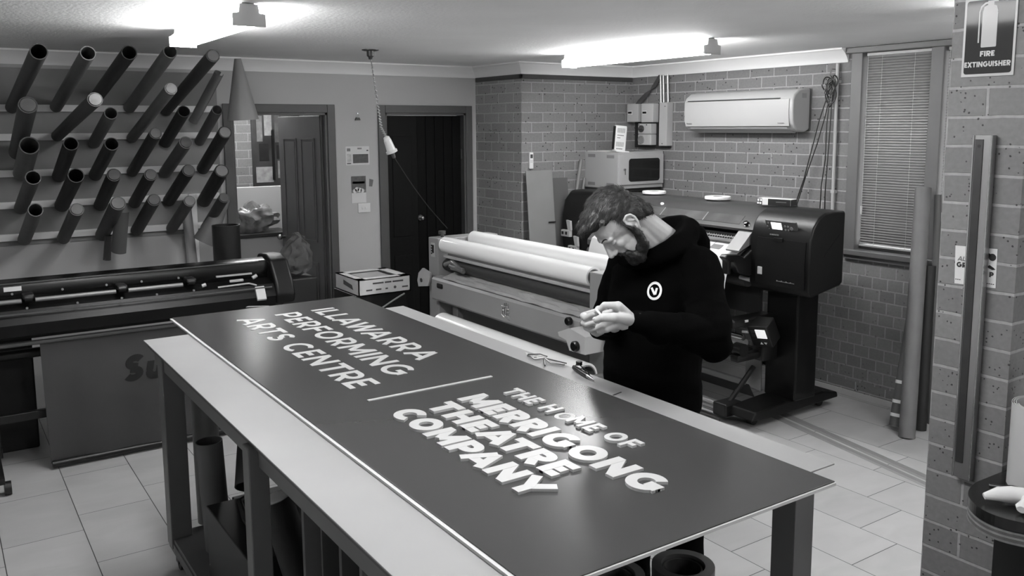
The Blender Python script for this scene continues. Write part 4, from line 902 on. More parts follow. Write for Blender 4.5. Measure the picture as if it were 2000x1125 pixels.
for i, (b_, e_, r, g, cl_, lab) in enumerate(TB):
    b_ = Vector(b_); e_ = Vector(e_); b_.y = YW-.046
    t = thing('cardboard_tube', lab, 'tube', b_, 'tubes sticking out of the wall rack')
    d = (e_-b_).normalized(); st_ = b_+d*max(.0, r*abs(d.z)/max(.2, abs(d.y))+.004)
    MB().tube(st_, e_, r, max(.0045, r*.12), 26).build('tube_wall', mk(g), t, smooth=True)
    if cl_: MB().lathe(e_-d*.02, d, [(0, r*.86), (.022, r*.86), (.026, r*.80), (.028, r*.2)], n=24, caps=True).build('end_cap', mk(cl_), t, smooth=True)
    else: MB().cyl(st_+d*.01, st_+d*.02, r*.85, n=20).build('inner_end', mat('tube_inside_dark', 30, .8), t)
# curled loose sheets hanging on the rack
def curl(p0, p1, r0, r1, a0, a1, m, lab, n=10, k=16):
    p0, p1 = Vector(p0), Vector(p1); d = (p1-p0).normalized(); a = d.orthogonal().normalized(); c = d.cross(a); G = []
    for i in range(n+1):
        f = i/n; r = r0+(r1-r0)*f; G.append([p0.lerp(p1, f)+(a*math.cos(a0+(a1-a0)*j/k)+c*math.sin(a0+(a1-a0)*j/k))*r for j in range(k+1)])
    q = MB(); q.sheet(G, .0015); tag(q.build('rolled_sheet', m, smooth=True), lab, 'rolled sheet', 'loose rolled sheets on the rack')
for s_ in [((1.905, 6.30, 2.49), (1.93, 6.32, 2.06), .022, .11, -2.2, 1.2, mat('sheet_pale', 120, .6), 'flared pale sheet rolled into a cone hanging at the right end of the top row'),
 ((1.70, 6.80, 2.05), (1.84, 6.55, 2.40), .034, .034, 0, 5.6, mat('sheet_clear', 150, .15, trans=.5), 'clear plastic sheet roll with bright streaks between the cone and the thick dark tube'),
 ((1.63, 6.86, 1.44), (1.64, 6.80, .98), .035, .038, 0, 4.4, mat('sheet_white_roll', 165, .5), 'white rolled sheet hanging straight down from the right of the bottom row'),
 ((1.87, 6.62, 1.47), (1.70, 6.66, 1.15), .03, .085, -1.8, 1.2, mat('sheet_grey', 104, .6), 'grey flared sheet at the lower right corner of the rack'),
 ((1.12, 6.50, 1.44), (1.10, 6.62, 1.14), .05, .055, -1.5, 1.5, mat('sheet_mid', 84, .6), 'grey loose sheet hanging below the thick tube of the bottom row'),
 ((1.055, 6.75, 1.24), (1.04, 6.78, 1.06), .022, .026, 0, 6.2, mat('sheet_dark', 66, .6), 'small dark roll dangling lowest below the bottom row')]: curl(*s_)
# ================================================================ PILLAR: SIGN, LEVEL, STICKER
X0 = 2.6
sn = thing('fire_extinguisher_sign', 'glossy fire extinguisher sign with a white extinguisher symbol, fixed high on the brick pillar', 'sign', (X0, 1.357, 2.14))
def PF(u, v, w_): return Vector((X0-.004-w_, 1.434-u, 2.140+v))
q = MB(); q.box(X0-.004, X0-.0005, 1.282, 1.434, 2.138, 2.366, .0006); q.build('plate', mat('sign_plate_white', 190, .2, spec=.1), sn)
q = MB(); q.prism(rrect(1.289, 1.427, 2.146, 2.358, .008), 'X', X0-.0046, X0-.0038); q.build('dark_field', mat('sign_field', 58, .07, spec=.08), sn)
q = MB(); q.prism(rrect(1.336, 1.380, 2.222, 2.322, .003), 'X', X0-.0052, X0-.0042)
q.prism([(1.336, 2.322), (1.380, 2.322), (1.376, 2.338), (1.365, 2.343), (1.352, 2.343), (1.340, 2.338)], 'X', X0-.0051, X0-.0042)
q.box(X0-.0050, X0-.0042, 1.348, 1.366, 2.342, 2.351); q.box(X0-.0049, X0-.0042, 1.336, 1.366, 2.350, 2.354)
q.prism([(1.360, 2.352), (1.374, 2.350), (1.386, 2.340), (1.390, 2.325), (1.390, 2.236), (1.386, 2.236), (1.386, 2.323), (1.382, 2.336), (1.372, 2.345), (1.360, 2.347)], 'X', X0-.0053, X0-.0042)
q.build('extinguisher_symbol', mat('sign_symbol', 185, .15, spec=.08), sn)
m_sl = mat('sign_lettering', 200, .15)
flat_text('FIRE', .0155, lambda u, v, w_: PF(u+.0535, v+.056, w_), .0008, .0014, m_sl, 'lettering', sn, t=.24, sp=.12, width=.042)
flat_text('EXTINGUISHER', .0155, lambda u, v, w_: PF(u+.009, v+.026, w_), .0008, .0014, m_sl, 'lettering', sn, t=.24, sp=.12, width=.133)
lv = thing('aluminium_straightedge', 'long aluminium straightedge with a dark inlay standing upright against the brick pillar', 'straightedge', (X0-.02, 1.34, .915))
Ms = Matrix.Translation((X0-.012, 1.3440, .915))
q = MB(); q.box(-.012, .010, -.0265, .0300, 0, 1.052, .0015, Ms); q.build('extrusion', mat('alu_satin', 165, .28, metal=.75), lv)
q = MB(); q.box(-.0145, -.0115, -.001, .0225, .05, 1.04, .0005, Ms); q.build('inlay', mat('inlay_dark', 48, .4, var=.15, vscale=20), lv)
q = MB(); q.box(-.016, -.0115, .0255, .0300, 0, 1.052, .001, Ms); q.box(-.016, -.0115, -.0265, -.022, .0, 1.052, .001, Ms); q.build('edge_rib', mat('alu_bright', 190, .2, metal=.8), lv)
q = MB(); q.cyl(Ms @ Vector((-.0155, .010, 1.02)), Ms @ Vector((-.014, .010, 1.02)), .005, n=12); q.build('hang_hole', m_blk, lv)
stk = thing('wall_sticker', 'white printed sticker on the brick pillar, half hidden behind the aluminium straightedge', 'sticker', (X0, 1.34, 1.55))
q = MB(); q.prism([(1.416, 1.514), (1.420, 1.631), (1.294, 1.634), (1.292, 1.517)], 'X', X0-.0016, X0-.0004); q.build('sticker_sheet', mat('sticker_white', 215, .35), stk)
mS = mat('sticker_ink', 40, .4); mS2 = mat('sticker_ink_grey', 110, .4)
SF = lambda u0, v0: (lambda u, v, w_: Vector((X0-.0016-w_, 1.4165-u-u0, 1.528+v+v0)))
flat_text('AL', .014, SF(.006, .058), .0002, .0006, mS2, 'lettering', stk, t=.2, sp=.1, slant=.2)
flat_text('GR', .016, SF(.004, .038), .0002, .0006, mS, 'lettering', stk, t=.28, sp=.1)
flat_text('P', .016, SF(.104, .020), .0002, .0006, mS, 'lettering', stk, t=.3)
q = MB(); q.prism(circ(1.307, 1.608, .011, 14), 'X', X0-.0022, X0-.0016); q.prism([(1.316, 1.607), (1.320, 1.620), (1.311, 1.616)], 'X', X0-.0022, X0-.0016); q.prism([(1.319, 1.580), (1.313, 1.584), (1.301, 1.577), (1.296, 1.572), (1.305, 1.570), (1.317, 1.575)], 'X', X0-.0022, X0-.0016); q.build('printed_figure', mS, stk)
q = MB(); [q.box(X0-.0022, X0-.0016, 1.398+.006*i, 1.402+.006*i, 1.5265, 1.5290) for i in range(3)]; [q.box(X0-.0022, X0-.0016, 1.297+.006*i, 1.301+.006*i, 1.5265, 1.5290) for i in range(4)]; q.build('small_print', mS, stk)
# ================================================================ ROUND-ENDED WORKTOP AT RIGHT
bt = thing('corner_bench', 'dark bench with a round-ended layered plywood top, at the right against the brick pillar', 'bench', (2.6, .95, 0))
def lobe(o=0):
    p = [(2.90, 1.225-o)]
    p += [(2.43+(.155-o)*math.cos(a), 1.07+(.155-o)*math.sin(a)) for a in [PI/2+i*PI/14 for i in range(15)]]
    p += [(2.90, .915+o)]
    return p
Pp = [(2.598, 1.228), (2.45, 1.232), (2.35, 1.205), (2.29, 1.150), (2.270, 1.09), (2.285, 1.03), (2.33, .96), (2.42, .86), (2.50, .78), (2.95, .70), (2.95, 1.228)]
def smooth_poly(P, i0, i1, n=6):
    out = P[:i0]
    for i in range(i0, i1):
        p0, p1, p2, p3 = (Vector(P[max(i-1, 0)]), Vector(P[i]), Vector(P[i+1]), Vector(P[min(i+2, len(P)-1)]))
        for k_ in range(n):
            t_ = k_/n; out.append(tuple(.5*((2*p1)+(p2-p0)*t_+(2*p0-5*p1+4*p2-p3)*t_*t_+(3*p1-p0-3*p2+p3)*t_**3)))
    return out+P[i1:]
Pp = smooth_poly(Pp, 1, 8)
MB().prism(Pp, 'Z', .945, .975).build('bench_top', mat('bench_top_black', 24, .25), bt)
for i, g in enumerate((118, 80, 125, 84, 112)):
    MB().prism([(x+(2.6-x)*.006, y) for x, y in Pp], 'Z', .943-.007*(i+1), .943-.007*i-.0008).build('ply_layer', mat('ply_%d' % g, g, .6, var=.2, vscale=40), bt)
MB().box(2.50, 2.92, .80, 1.20, 0, .905, .003).build('cupboard', mat('cupboard_black', 22, .5), bt)
bk = thing('laminate_rolls', 'translucent white sheets rolled into a wide upright cylinder on the bench at the right edge', 'rolled sheets', (2.52, 1.11, .976))
def spiral(cx, cy, r0, r1, turns, z0, z1, m, name, n=90, tilt=0):
    G = []
    for zz in (z0, (z0+z1)/2, z1): G.append([(cx+(r0+(r1-r0)*i/n)*math.cos(turns*2*PI*i/n+2.2)+tilt*(zz-z0), cy+(r0+(r1-r0)*i/n)*math.sin(turns*2*PI*i/n+2.2), zz+.0*i) for i in range(n+1)])
    q = MB(); q.sheet(G, .0015); return q.build(name, m, bk, smooth=True)
m_sheet = mat('sheet_translucent', 205, .35, trans=.12)
spiral(2.568, 1.095, .088, .104, 3.2, .9765, 1.215, m_sheet, 'outer_sheet')
spiral(2.580, 1.075, .050, .064, 2.2, .9765, 1.335, mat('sheet_white', 215, .4), 'inner_sheet')
gv = MB()
gv.path([(2.335, 1.150, .992), (2.36, 1.125, 1.000), (2.385, 1.10, 1.004), (2.405, 1.065, 1.004), (2.415, 1.03, 1.002), (2.43, .98, 1.0)], [.008, .017, .022, .024, .025, .02], 12)
gv.path([(2.40, 1.06, 1.0), (2.37, 1.05, .996), (2.345, 1.055, .992), (2.335, 1.052, .990)], [.022, .018, .014, .010], 12)
gv.path([(2.41, 1.04, 1.0), (2.375, 1.01, .998), (2.36, 1.0, .99)], [.022, .018, .010], 12)
for v in gv.b.verts:
    v.co += Vector((noise.noise(v.co*38), noise.noise(v.co*38+Vector((9, 0, 0))), noise.noise(v.co*38+Vector((0, 7, 0)))))*.006
    v.co.x -= .012; v.co.z = max(v.co.z, .9765)
tag(gv.build('work_glove', mat('glove_white', 225, .8), smooth=True), 'crumpled white cotton glove lying on the round end of the bench', 'glove')
kf = MB(); kf.path([(2.425, 1.185, .985), (2.442, 1.13, .990), (2.448, 1.07, .992), (2.450, .99, .990)], [.007, .011, .011, .008], 10); kf.box(2.438, 2.458, 1.07, 1.15, .9765, .992, .004)
tag(kf.build('utility_knife', mat('knife_black', 30, .35), smooth=True), 'black utility knife lying behind the white glove on the bench', 'knife')
# ================================================================ BRICK WALL FITTINGS
ac = thing('air_conditioner', 'white split air conditioner mounted on the brick wall above the printer', 'air conditioner', (XA-.11, 4.85, 1.94))
pA = [(XA-.001, 1.965), (XA-.06, 1.945), (XA-.14, 1.955), (XA-.185, 1.995), (XA-.20, 2.03), (XA-.207, 2.10), (XA-.205, 2.185), (XA-.185, 2.225), (XA-.13, 2.262), (XA-.06, 2.272), (XA-.001, 2.272)]
YA0, YA1 = 4.215, 5.33
q = MB(); q.prism(pA, 'Y', YA0, YA1); ao = q.build('body', mat('ac_white', 172, .35), ac, smooth=True); md = ao.modifiers.new('b', 'BEVEL'); md.width = .012; md.segments = 3; md.limit_method = 'ANGLE'; md.angle_limit = math.radians(55)
q = MB(); q.prism([(XA-.200, 1.992), (XA-.209, 2.03), (XA-.214, 2.10), (XA-.211, 2.192), (XA-.200, 2.196), (XA-.200, 2.03)], 'Y', YA0+.03, YA1-.02); fo = q.build('front_panel', mat('ac_white', 172), ac, smooth=True)
q = MB(); q.box(XA-.2125, XA-.195, YA0+.12, YA1-.05, 2.197, 2.203); q.build('intake_slot', mat('slot_dark', 40, .6), ac)
q = MB(); q.prism([(XA-.178, 1.972), (XA-.190, 1.984), (XA-.09, 1.938), (XA-.08, 1.943)], 'Y', YA0+.06, YA1-.06); q.build('louvre', mat('ac_louvre', 190, .4), ac)
q = MB(); q.box(XA-.002, XA-.0005, YA0-.012, YA1+.01, 1.955, 2.275); q.build('back_plate', mat('back_plate_dark', 70, .5), ac)
q = MB(); [q.box(XA-.2155, XA-.2125, YA1-.05-i*.010, YA1-.043-i*.010, 2.012, 2.018+.003*(i == 0)) for i in range(6)]; [q.box(XA-.2155, XA-.2125, YA0+.07+i*.010, YA0+.077+i*.010, 2.012, 2.017) for i in range(6)]; q.build('maker_marks', mat('marks_grey', 120), fo)
q = MB(); q.box(XA-.1, XA-.05, YA0-.0015, YA0+.001, 2.20, 2.235, .0005); q.build('side_emblem', mat('emblem_grey', 150, .5), ac)
# switchboard with boxes, conduits and fanned cables
sb = thing('switchboard', 'grey switch and socket boxes on a dark board, cables rising to the ceiling', 'switchboard', (XA-.06, 5.9, 1.79))
q = MB(); q.box(XA-.025, XA-.001, 5.68, 6.14, 1.80, 2.205, .002); q.build('backing_board', mat('board_black', 30, .6), sb)
for (y0, y1, z0, z1, nm, g) in ((6.02, 6.17, 2.035, 2.20, 'isolator_box', 170), (5.82, 5.975, 2.03, 2.20, 'breaker_box', 178), (5.845, 6.015, 1.925, 2.02, 'switch_box', 176), (5.845, 6.015, 1.825, 1.922, 'socket_box', 176)):
    q = MB(); q.box(XA-.10, XA-.026, y0, y1, z0, z1, .006); o = q.build(nm, mat('fitting_%d' % g, g, .45), sb)
    yc, zc = (y0+y1)/2+.02, (z0+z1)/2
    if nm == 'switch_box':
        q = MB(); q.cyl((XA-.098, yc+.015, zc), (XA-.112, yc+.015, zc), .032, n=22); q.box(XA-.125, XA-.11, yc-.02, yc+.04, zc-.008, zc+.008, .003); q.build('rotary_switch', mat('dial_dark', 60, .4), o, smooth=True)
        q = MB(); [q.cyl((XA-.099, yc+s_*.05, z1-.012), (XA-.102, yc+s_*.05, z1-.012), .006, n=8) for s_ in (-1, 1)]; q.build('screws', m_blk, o)
    elif nm == 'socket_box':
        q = MB(); q.tube((XA-.099, yc+.015, zc), (XA-.113, yc+.015, zc), .038, .009, 24); q.cyl((XA-.099, yc+.015, zc), (XA-.104, yc+.015, zc), .026, n=20); q.build('socket_face', mat('dial_grey', 135, .4), o, smooth=True)
    else:
        q = MB(); q.box(XA-.104, XA-.099, yc-.02, yc+.035, zc-.015, zc+.02); oo = q.build('window', mat('fitting_window', 205, .3), o)
        q = MB(); [q.box(XA-.112, XA-.103, yc-.015+i*.016, yc-.005+i*.016, zc-.005, zc+.012) for i in range(3)]; q.build('toggles', m_blk, oo)
q = MB(); q.box(XA-.075, XA-.002, 5.665, 5.765, 1.82, 2.205, .003); q.build('cable_duct', mat('duct_grey', 170, .5), sb); 
q = MB(); q.cyl((XA-.076, 5.69, 2.17), (XA-.080, 5.69, 2.17), .004, n=8); q.cyl((XA-.076, 5.72, 1.84), (XA-.080, 5.72, 1.84), .004, n=8); q.build('screws', m_blk, sb)
q = MB()
for y in (5.70, 5.755, 5.79): q.cyl((XA-.03, y, 2.20), (XA-.03, y+.012, 2.45), .009, n=12)
q.build('conduit', mat('conduit_bright', 185, .3, metal=.4), sb, smooth=True)
for i in range(6):
    q = MB(); y0 = 6.10-.012*i; q.path([(XA-.05, y0, 2.20), (XA-.045, y0-.03, 2.235), (XA-.035, y0-.10, 2.29), (XA-.03, 5.86+.010*i, 2.35), (XA-.022, 5.80+.006*i, 2.45)], .0055, 8); q.build('cable', mat('cable_dark', 58, .5), sb, smooth=True)
# steel network cabinet
nc = thing('network_cabinet', 'grey steel wall cabinet with a dark glass door, in the corner above the printer', 'cabinet', (5.28, 5.95, 1.45))
CX0, CX1, CY0, CY1, CZ0, CZ1 = 4.998, 5.535, 5.752, 6.203, 1.450, 1.772
q = MB(); q.box(CX0, CX1, CY0, CY1, CZ0, CZ1, .004); q.build('case', mat('cabinet_grey', 158, .45), nc)
q = MB(); q.box(CX0+.006, CX1-.006, CY0-.014, CY0-.0005, CZ0+.035, CZ1-.022, .003); do = q.build('door', mat('cabinet_door_grey', 164, .42), nc)
q = MB(); q.prism(rrect(CX0+.115, CX1-.055, CZ0+.062, CZ1-.058, .028), 'Y', CY0-.017, CY0-.0135); q.build('glass', mat('cabinet_glass', 14, .12, spec=.7), do)
q = MB(); q.cyl((CX0+.062, CY0-.014, CZ0+.17), (CX0+.062, CY0-.028, CZ0+.17), .010); q.box(CX0+.066, CX0+.074, CY0-.022, CY0-.018, CZ0+.125, CZ0+.165); q.build('lock', m_steel, do, smooth=True)
q = MB()
for y, z in ((5.80, CZ1-.04), (5.80, CZ0+.035), (6.06, CZ1-.036), (6.06, CZ0+.035)): q.box(CX0-.0015, CX0+.001, y, y+.10, z-.014, z+.014, .0005)
q.build('vent_knockout', mat('knockout_grey', 118, .5), nc)
q = MB(); q.box(CX0-.0, CX1, CY0+.02, CY1, CZ0-.028, CZ0-.0005); q.build('mount_bracket', mat('bracket_dark', 32, .6), nc)  # dark slab under the width of the case
ro = thing('modem', 'white upright modem with a dark spine standing on the steel cabinet', 'modem', (5.02, 5.80, 1.7725))
Mr = Matrix.Translation((5.045, 5.80, 1.775)) @ Matrix.Rotation(math.radians(-9), 4, 'Z') @ Matrix.Rotation(math.radians(5), 4, 'Y')
q = MB(); q.box(-.055, .062, -.018, .018, .008, .228, .010, Mr); q.build('shell', mat('modem_white', 218, .35), ro)
q = MB(); q.box(-.0625, -.0535, -.016, .016, .02, .220, .003, Mr); q.build('spine', m_blk, ro)
q = MB(); q.box(-.045, .09, -.035, .035, -.0015, .011, .003, Mr); q.build('foot', mat('modem_white', 218), ro)
q = MB()
for k_ in range(9): q.box(-.038+k_*.009, -.034+k_*.009, -.0192, -.0175, .165, .205, 0, Mr); q.box(-.042+k_*.009, -.038+k_*.009, -.0192, -.0175, .045, .085, 0, Mr)
q.build('vent_slots', mat('vent_grey', 130, .5), ro)
q = MB(); [q.box(-.035+k_*.011, -.027+k_*.011, -.0192, -.0175, .140, .146, 0, Mr) for k_ in range(6)]; [q.box(-.035+k_*.011, -.027+k_*.011, -.0192, -.0175, .118, .124, 0, Mr) for k_ in range(3)]; [q.box(-.036+k_*.013, -.028+k_*.013, -.0192, -.0175, .022, .030, 0, Mr) for k_ in range(5)]; q.build('printed_marks', m_blk, ro)
q = MB(); q.box(5.01, 5.10, 5.92, 6.05, 1.7725, 1.782, .002); tag(q.build('leaflet_stack', mat('leaflets_white', 200, .5)), 'small stack of white leaflets lying on the steel cabinet behind the modem', 'leaflets')
q = MB(); q.box(5.00, 5.06, 6.07, 6.17, 1.7725, 1.7765, .001); tag(q.build('notepad', mat('notepad_pale', 185, .5)), 'thin pale notepad lying at the back left of the steel cabinet top', 'notepad')
# remote control on the wall, board panels leaning below
rc = thing('remote_control', 'small white remote control on the brick wall above the leaning panels', 'remote control', (4.385, YF-.02, 1.63))
q = MB(); q.box(4.366, 4.406, YF-.022, YF-.0005, 1.632, 1.775, .005); q.build('shell', mat('remote_white', 215, .4), rc)
q = MB(); q.box(4.373, 4.397, YF-.0245, YF-.0215, 1.725, 1.758); q.build('display', mat('remote_display', 60, .3), rc)
q = MB(); [q.box(4.374+.013*(k_ % 2), 4.382+.013*(k_ % 2), YF-.0235, YF-.0215, 1.70-.012*(k_//2), 1.705-.012*(k_//2)) for k_ in range(4)]; q.build('buttons', mat('remote_buttons', 150, .4), rc)
def lean(x0, x1, h, y0, dy, th, m, name, lab, cat):
    q = MB(); q.prism([(y0, 0), (y0+th, 0), (y0+th+dy, h), (y0+dy, h)], 'X', x0, x1); return tag(q.build(name, m), lab, cat, 'sheets leaning on the brick wall')
lean(4.30, 4.583, 1.618, 6.00, .15, .008, mat('panel_pale', 124, .45, var=.04), 'leaning_panel', 'tall pale grey panel leaning on the brick wall under the remote control', 'panel')
lean(4.585, 4.76, 1.545, 6.02, .14, .008, mat('panel_dark', 84, .5, var=.05), 'leaning_panel', 'narrower dark panel leaning on the brick wall right of the pale one', 'panel')  # darker grey than the panel beside it
q = MB(); q.box(4.505, 4.582, 6.094, 6.0975, 1.158, 1.168); tag(q.build('tape_strip', mat('tape_black', 18, .4)), 'short black strip stuck on the edge of the pale leaning panel', 'tape')
# small rods sticking up behind the printer
q = MB(); q.cyl((4.82, 6.13, 1.30), (4.925, 6.17, 1.70), .016, n=14); q.cyl((4.89, 6.13, 1.30), (4.965, 6.17, 1.53), .013, n=14)
tag(q.build('dowel_pair', mat('dowel_grey', 110, .5), smooth=True), 'two grey rods standing behind the printer left of the steel cabinet', 'rods')
# ================================================================ CABLES BY THE WINDOW, LONG TUBES
q = MB(); q.cyl((XA-.025, 3.965, 1.0), (XA-.025, 3.975, 2.44), .0125, n=14); q.box(XA-.04, XA-.001, 3.955, 3.985, 2.30, 2.32); q.box(XA-.04, XA-.001, 3.95, 3.98, 1.50, 1.52)
tag(q.build('wall_conduit', mat('conduit_pale', 168, .35), smooth=True), 'thin pale conduit running down the brick wall beside the window', 'conduit')
cl_ = thing('hanging_cables', 'bundle of black cables looped over a high hook beside the window', 'cables', (XA-.06, 4.0, 1.38))
q = MB(); q.path([(XA-.001, 4.0, 2.40), (XA-.06, 4.0, 2.40), (XA-.07, 4.0, 2.36), (XA-.05, 4.0, 2.34)], .005, 8); q.build('hook', m_steel, cl_, smooth=True)
xh = XA-.062
for i in range(7):
    q = MB(); a = .035+.006*(i % 3); zc = 2.31-.028*i*.6
    q.path([(xh+.006*math.sin(k_*.8+i), 4.0+a*math.cos(2*PI*k_/20)*(1 if i % 2 else .7)+(.03*(1 if i % 2 else -1) if i < 2 else 0), zc+(.045+.006*i)*math.sin(2*PI*k_/20)) for k_ in range(21)], .0048, 6); q.build('cable_loop', m_blk, cl_, smooth=True)
for pts_ in ([(4.0, 2.28), (4.09, 2.02), (4.12, 1.9), (4.20, 1.60), (4.27, 1.40), (4.275, 1.2)], [(3.99, 2.26), (4.04, 2.05), (4.10, 1.85), (4.19, 1.60), (4.255, 1.40), (4.26, 1.2)], [(4.0, 2.24), (4.02, 2.0), (4.02, 1.75), (4.045, 1.55), (4.05, 1.25)], [(3.985, 2.25), (3.99, 2.0), (4.0, 1.75), (4.01, 1.5), (4.005, 1.25)]):
    q = MB(); P_ = [Vector((xh, y, z)) for y, z in pts_]; q.path([P_[min(int(k_/4), len(P_)-2)].lerp(P_[min(int(k_/4), len(P_)-2)+1], (k_ % 4)/4) for k_ in range(4*(len(P_)-1)+1)], .0042, 6); q.build('cable', m_blk, cl_, smooth=True)
t = tube_thing('long_tube', 'tallest grey cardboard tube standing on the tiles in front of the window', 'tube', (5.105, 3.03, 0), (5.42, 3.20, 1.585), .050, .005, mk(100), 'long tubes leaning by the pillar')
t = tube_thing('long_tube', 'grey tube with white tape bands leaning behind the tallest tube at the window', 'tube', (5.19, 3.168, .02), (5.49, 3.225, 1.1), .038, .004, mk(88), 'long tubes leaning by the pillar')
for f in (.055, .135, .25):
    a = Vector((5.19, 3.168, .02)).lerp(Vector((5.49, 3.225, 1.1)), f); d = (Vector((5.49, 3.225, 1.1))-Vector((5.19, 3.168, .02))).normalized()
    q = MB(); q.tube(a, a+d*.022, .0392, .0011, 24); q.build('tape_band', mat('mark_white', 235), t, smooth=True)
tube_thing('long_tube', 'black tube standing against the brick pillar beside the tallest tube', 'tube', (5.31, 3.062, 0), (5.41, 3.118, 1.08), .038, .005, mk(28), 'long tubes leaning by the pillar')
tube_thing('long_tube', 'slim pale tube leaning between the black tube and the window mullion', 'tube', (5.48, 3.09, .0), (5.505, 3.145, 1.54), .022, .003, mk(84), 'long tubes leaning by the pillar')
q = MB(); q.box(5.46, 5.54, 2.80, 2.90, .047, .16, .003); tag(q.build('skirting_box', mat('skirting_box', 150, .5)), 'small pale box at the foot of the brick wall behind the long tubes', 'box')
# cable cover strips on the floor
q = MB()
for (a, b_) in (((4.795, 3.99), (4.335, 1.6)), ): pass
def strip(p, q_, wd, h, m, lab):
    p, q_ = Vector((*p, 0)), Vector((*q_, 0)); d = (q_-p).normalized(); n_ = Vector((-d.y, d.x, 0)); mb = MB()
    mb.ring_loft([[e+n_*wd/2+Vector((0, 0, .0005)), e+n_*wd*.3+Vector((0, 0, h)), e-n_*wd*.3+Vector((0, 0, h)), e-n_*wd/2+Vector((0, 0, .0005))] for e in (p, q_)]); tag(mb.build('floor_cable_cover', m), lab, 'cable cover', 'cable covers taped across the floor')
strip((4.775, 3.97), (4.29, 1.45), .062, .007, mat('cover_grey', 128, .4), 'grey cable cover strip crossing the tiles from the printer, the nearer of the pair')
strip((4.865, 3.97), (4.37, 1.45), .072, .007, mat('cover_grey2', 122, .4), 'grey cable cover strip crossing the tiles from the printer, the farther of the pair')
# ================================================================ BY THE DOORS
def paper(x0, x1, z0, z1, name, lab, cat, blocks):
    t = thing(name, lab, cat, ((x0+x1)/2, YW-.003, z0))
    MB().box(x0, x1, YW-.003, YW-.0005, z0, z1).build('sheet', mat('paper_white', 205, .5), t)
    for a, b_, c, d, g in blocks:
        MB().box(x0+a*(x1-x0), x0+b_*(x1-x0), YW-.0038, YW-.0029, z0+c*(z1-z0), z0+d*(z1-z0)).build('printed_block', mat('ink_%d' % g, g, .5, var=.25, vscale=40), t)
paper(2.985, 3.205, 1.678, 1.838, 'printed_notice', 'white printed notice with a dark picture pinned between the two doors', 'notice', [(.30, .95, .10, .58, 70), (.06, .24, .16, .6, 180), (.06, .20, .74, .90, 120), (.5, .68, .84, .92, 120), (.05, .22, .06, .12, 80), (.88, .96, .74, .80, 60)])
paper(3.030, 3.165, 1.350, 1.582, 'flyer', 'small flyer with a dark upper half, below the notice between the doors', 'flyer', [(.0, 1, .5, 1.0, 78), (.08, .92, .72, .80, 120), (.0, 1, .38, .5, 110)])
fl = MB(); 
for cx, cz, r in ((3.06, 1.455, .018), (3.08, 1.468, .02), (3.105, 1.462, .02), (3.13, 1.455, .018)): fl.prism(circ(cx, cz, r, 16), 'Y', YW-.0046, YW-.0038)
fo_ = fl.build('cloud_print', mat('paper_white', 205), bpy.data.objects.get('flyer'))
q = MB(); q.prism([(3.196, 1.49), (3.225, 1.486), (3.238, 1.545), (3.200, 1.555)], 'Y', YW-.002, YW-.0004); tag(q.build('sticky_note', mat('note_grey', 100, .6)), 'small grey sticky note on the wall just right of the flyer', 'note')
sw = thing('light_switch', 'white wall switch plate below the flyer between the doors', 'switch', (3.14, YW-.01, 1.262))
q = MB(); q.box(3.084, 3.20, YW-.009, YW-.0005, 1.264, 1.344, .003); q.build('plate', mat('switch_white', 215, .4), sw)
for x in (3.125, 3.158): q = MB(); q.box(x-.006, x+.006, YW-.013, YW-.0085, 1.294, 1.314, .002); q.build('rocker', mat('switch_rocker', 225, .35), sw)
bc = thing('bulldog_clip', 'black binder clip hanging from a small hook on the wall between the doors', 'clip', (3.103, YW-.01, 2.058))
q = MB(); q.prism([(3.080, 2.060), (3.126, 2.060), (3.118, 2.083), (3.088, 2.083)], 'Y', YW-.017, YW-.002); q.build('clip_body', m_blk, bc)
q = MB(); q.path([(3.094, YW-.009, 2.083), (3.090, YW-.009, 2.098), (3.103, YW-.009, 2.110), (3.116, YW-.009, 2.098), (3.112, YW-.009, 2.083)], .0014, 6); q.cyl((3.103, YW-.0005, 2.118), (3.103, YW-.012, 2.118), .005); q.build('clip_wire', m_steel, bc, smooth=True)
# carton on a black stool
bs = thing('black_stand', 'black box stand beneath the white carton tray, beside the dark door', 'stand', (2.85, 6.15, 0))
MB().box(2.60, 3.03, 5.94, 6.37, 0, .744, .004).build('stand_body', mat('stand_black', 20, .45), bs)
q = MB(); q.path([(2.78, 5.935, .62), (2.90, 5.934, .68), (3.0, 5.934, .725)], .007, 6); q.build('strap', mat('strap_pale', 150, .4), bs, smooth=True)
ctn = thing('carton_tray', 'open white cardboard carton tray with small printed marks on the black stand', 'carton', (2.83, 6.15, .745))
q = MB(); X1_, X2_, Y1_, Y2_, Z1_, Z2_ = 2.612, 3.045, 5.918, 6.36, .7455, .868
q.box(X1_, X2_, Y1_, Y1_+.008, Z1_, Z2_); q.box(X1_, X2_, Y2_-.008, Y2_, Z1_, Z2_); q.box(X1_, X1_+.008, Y1_, Y2_, Z1_, Z2_); q.box(X2_-.008, X2_, Y1_, Y2_, Z1_, Z2_); q.box(X1_, X2_, Y1_, Y2_, Z1_, Z1_+.006)
q.box(X1_, X2_, Y1_, Y1_+.075, Z2_-.006, Z2_); q.box(X1_, X2_, Y2_-.06, Y2_, Z2_-.006, Z2_); q.box(X2_-.08, X2_, Y1_, Y2_, Z2_-.006, Z2_); q.box(X1_, X1_+.06, Y1_, Y2_, Z2_-.006, Z2_)
q.build('tray', mat('carton_pale', 200, .6), ctn)
q = MB()
for i, (a, l_) in enumerate(((.115, .09), (.215, .055), (.28, .09))): q.box(X1_+a, X1_+a+l_, Y1_-.0012, Y1_+.0005, .826, .838)
for a, l_ in ((.06, .05), (.14, .045), (.22, .02), (.36, .05)): q.box(X1_+a, X1_+a+l_, Y1_-.0012, Y1_+.0005, .778, .789)
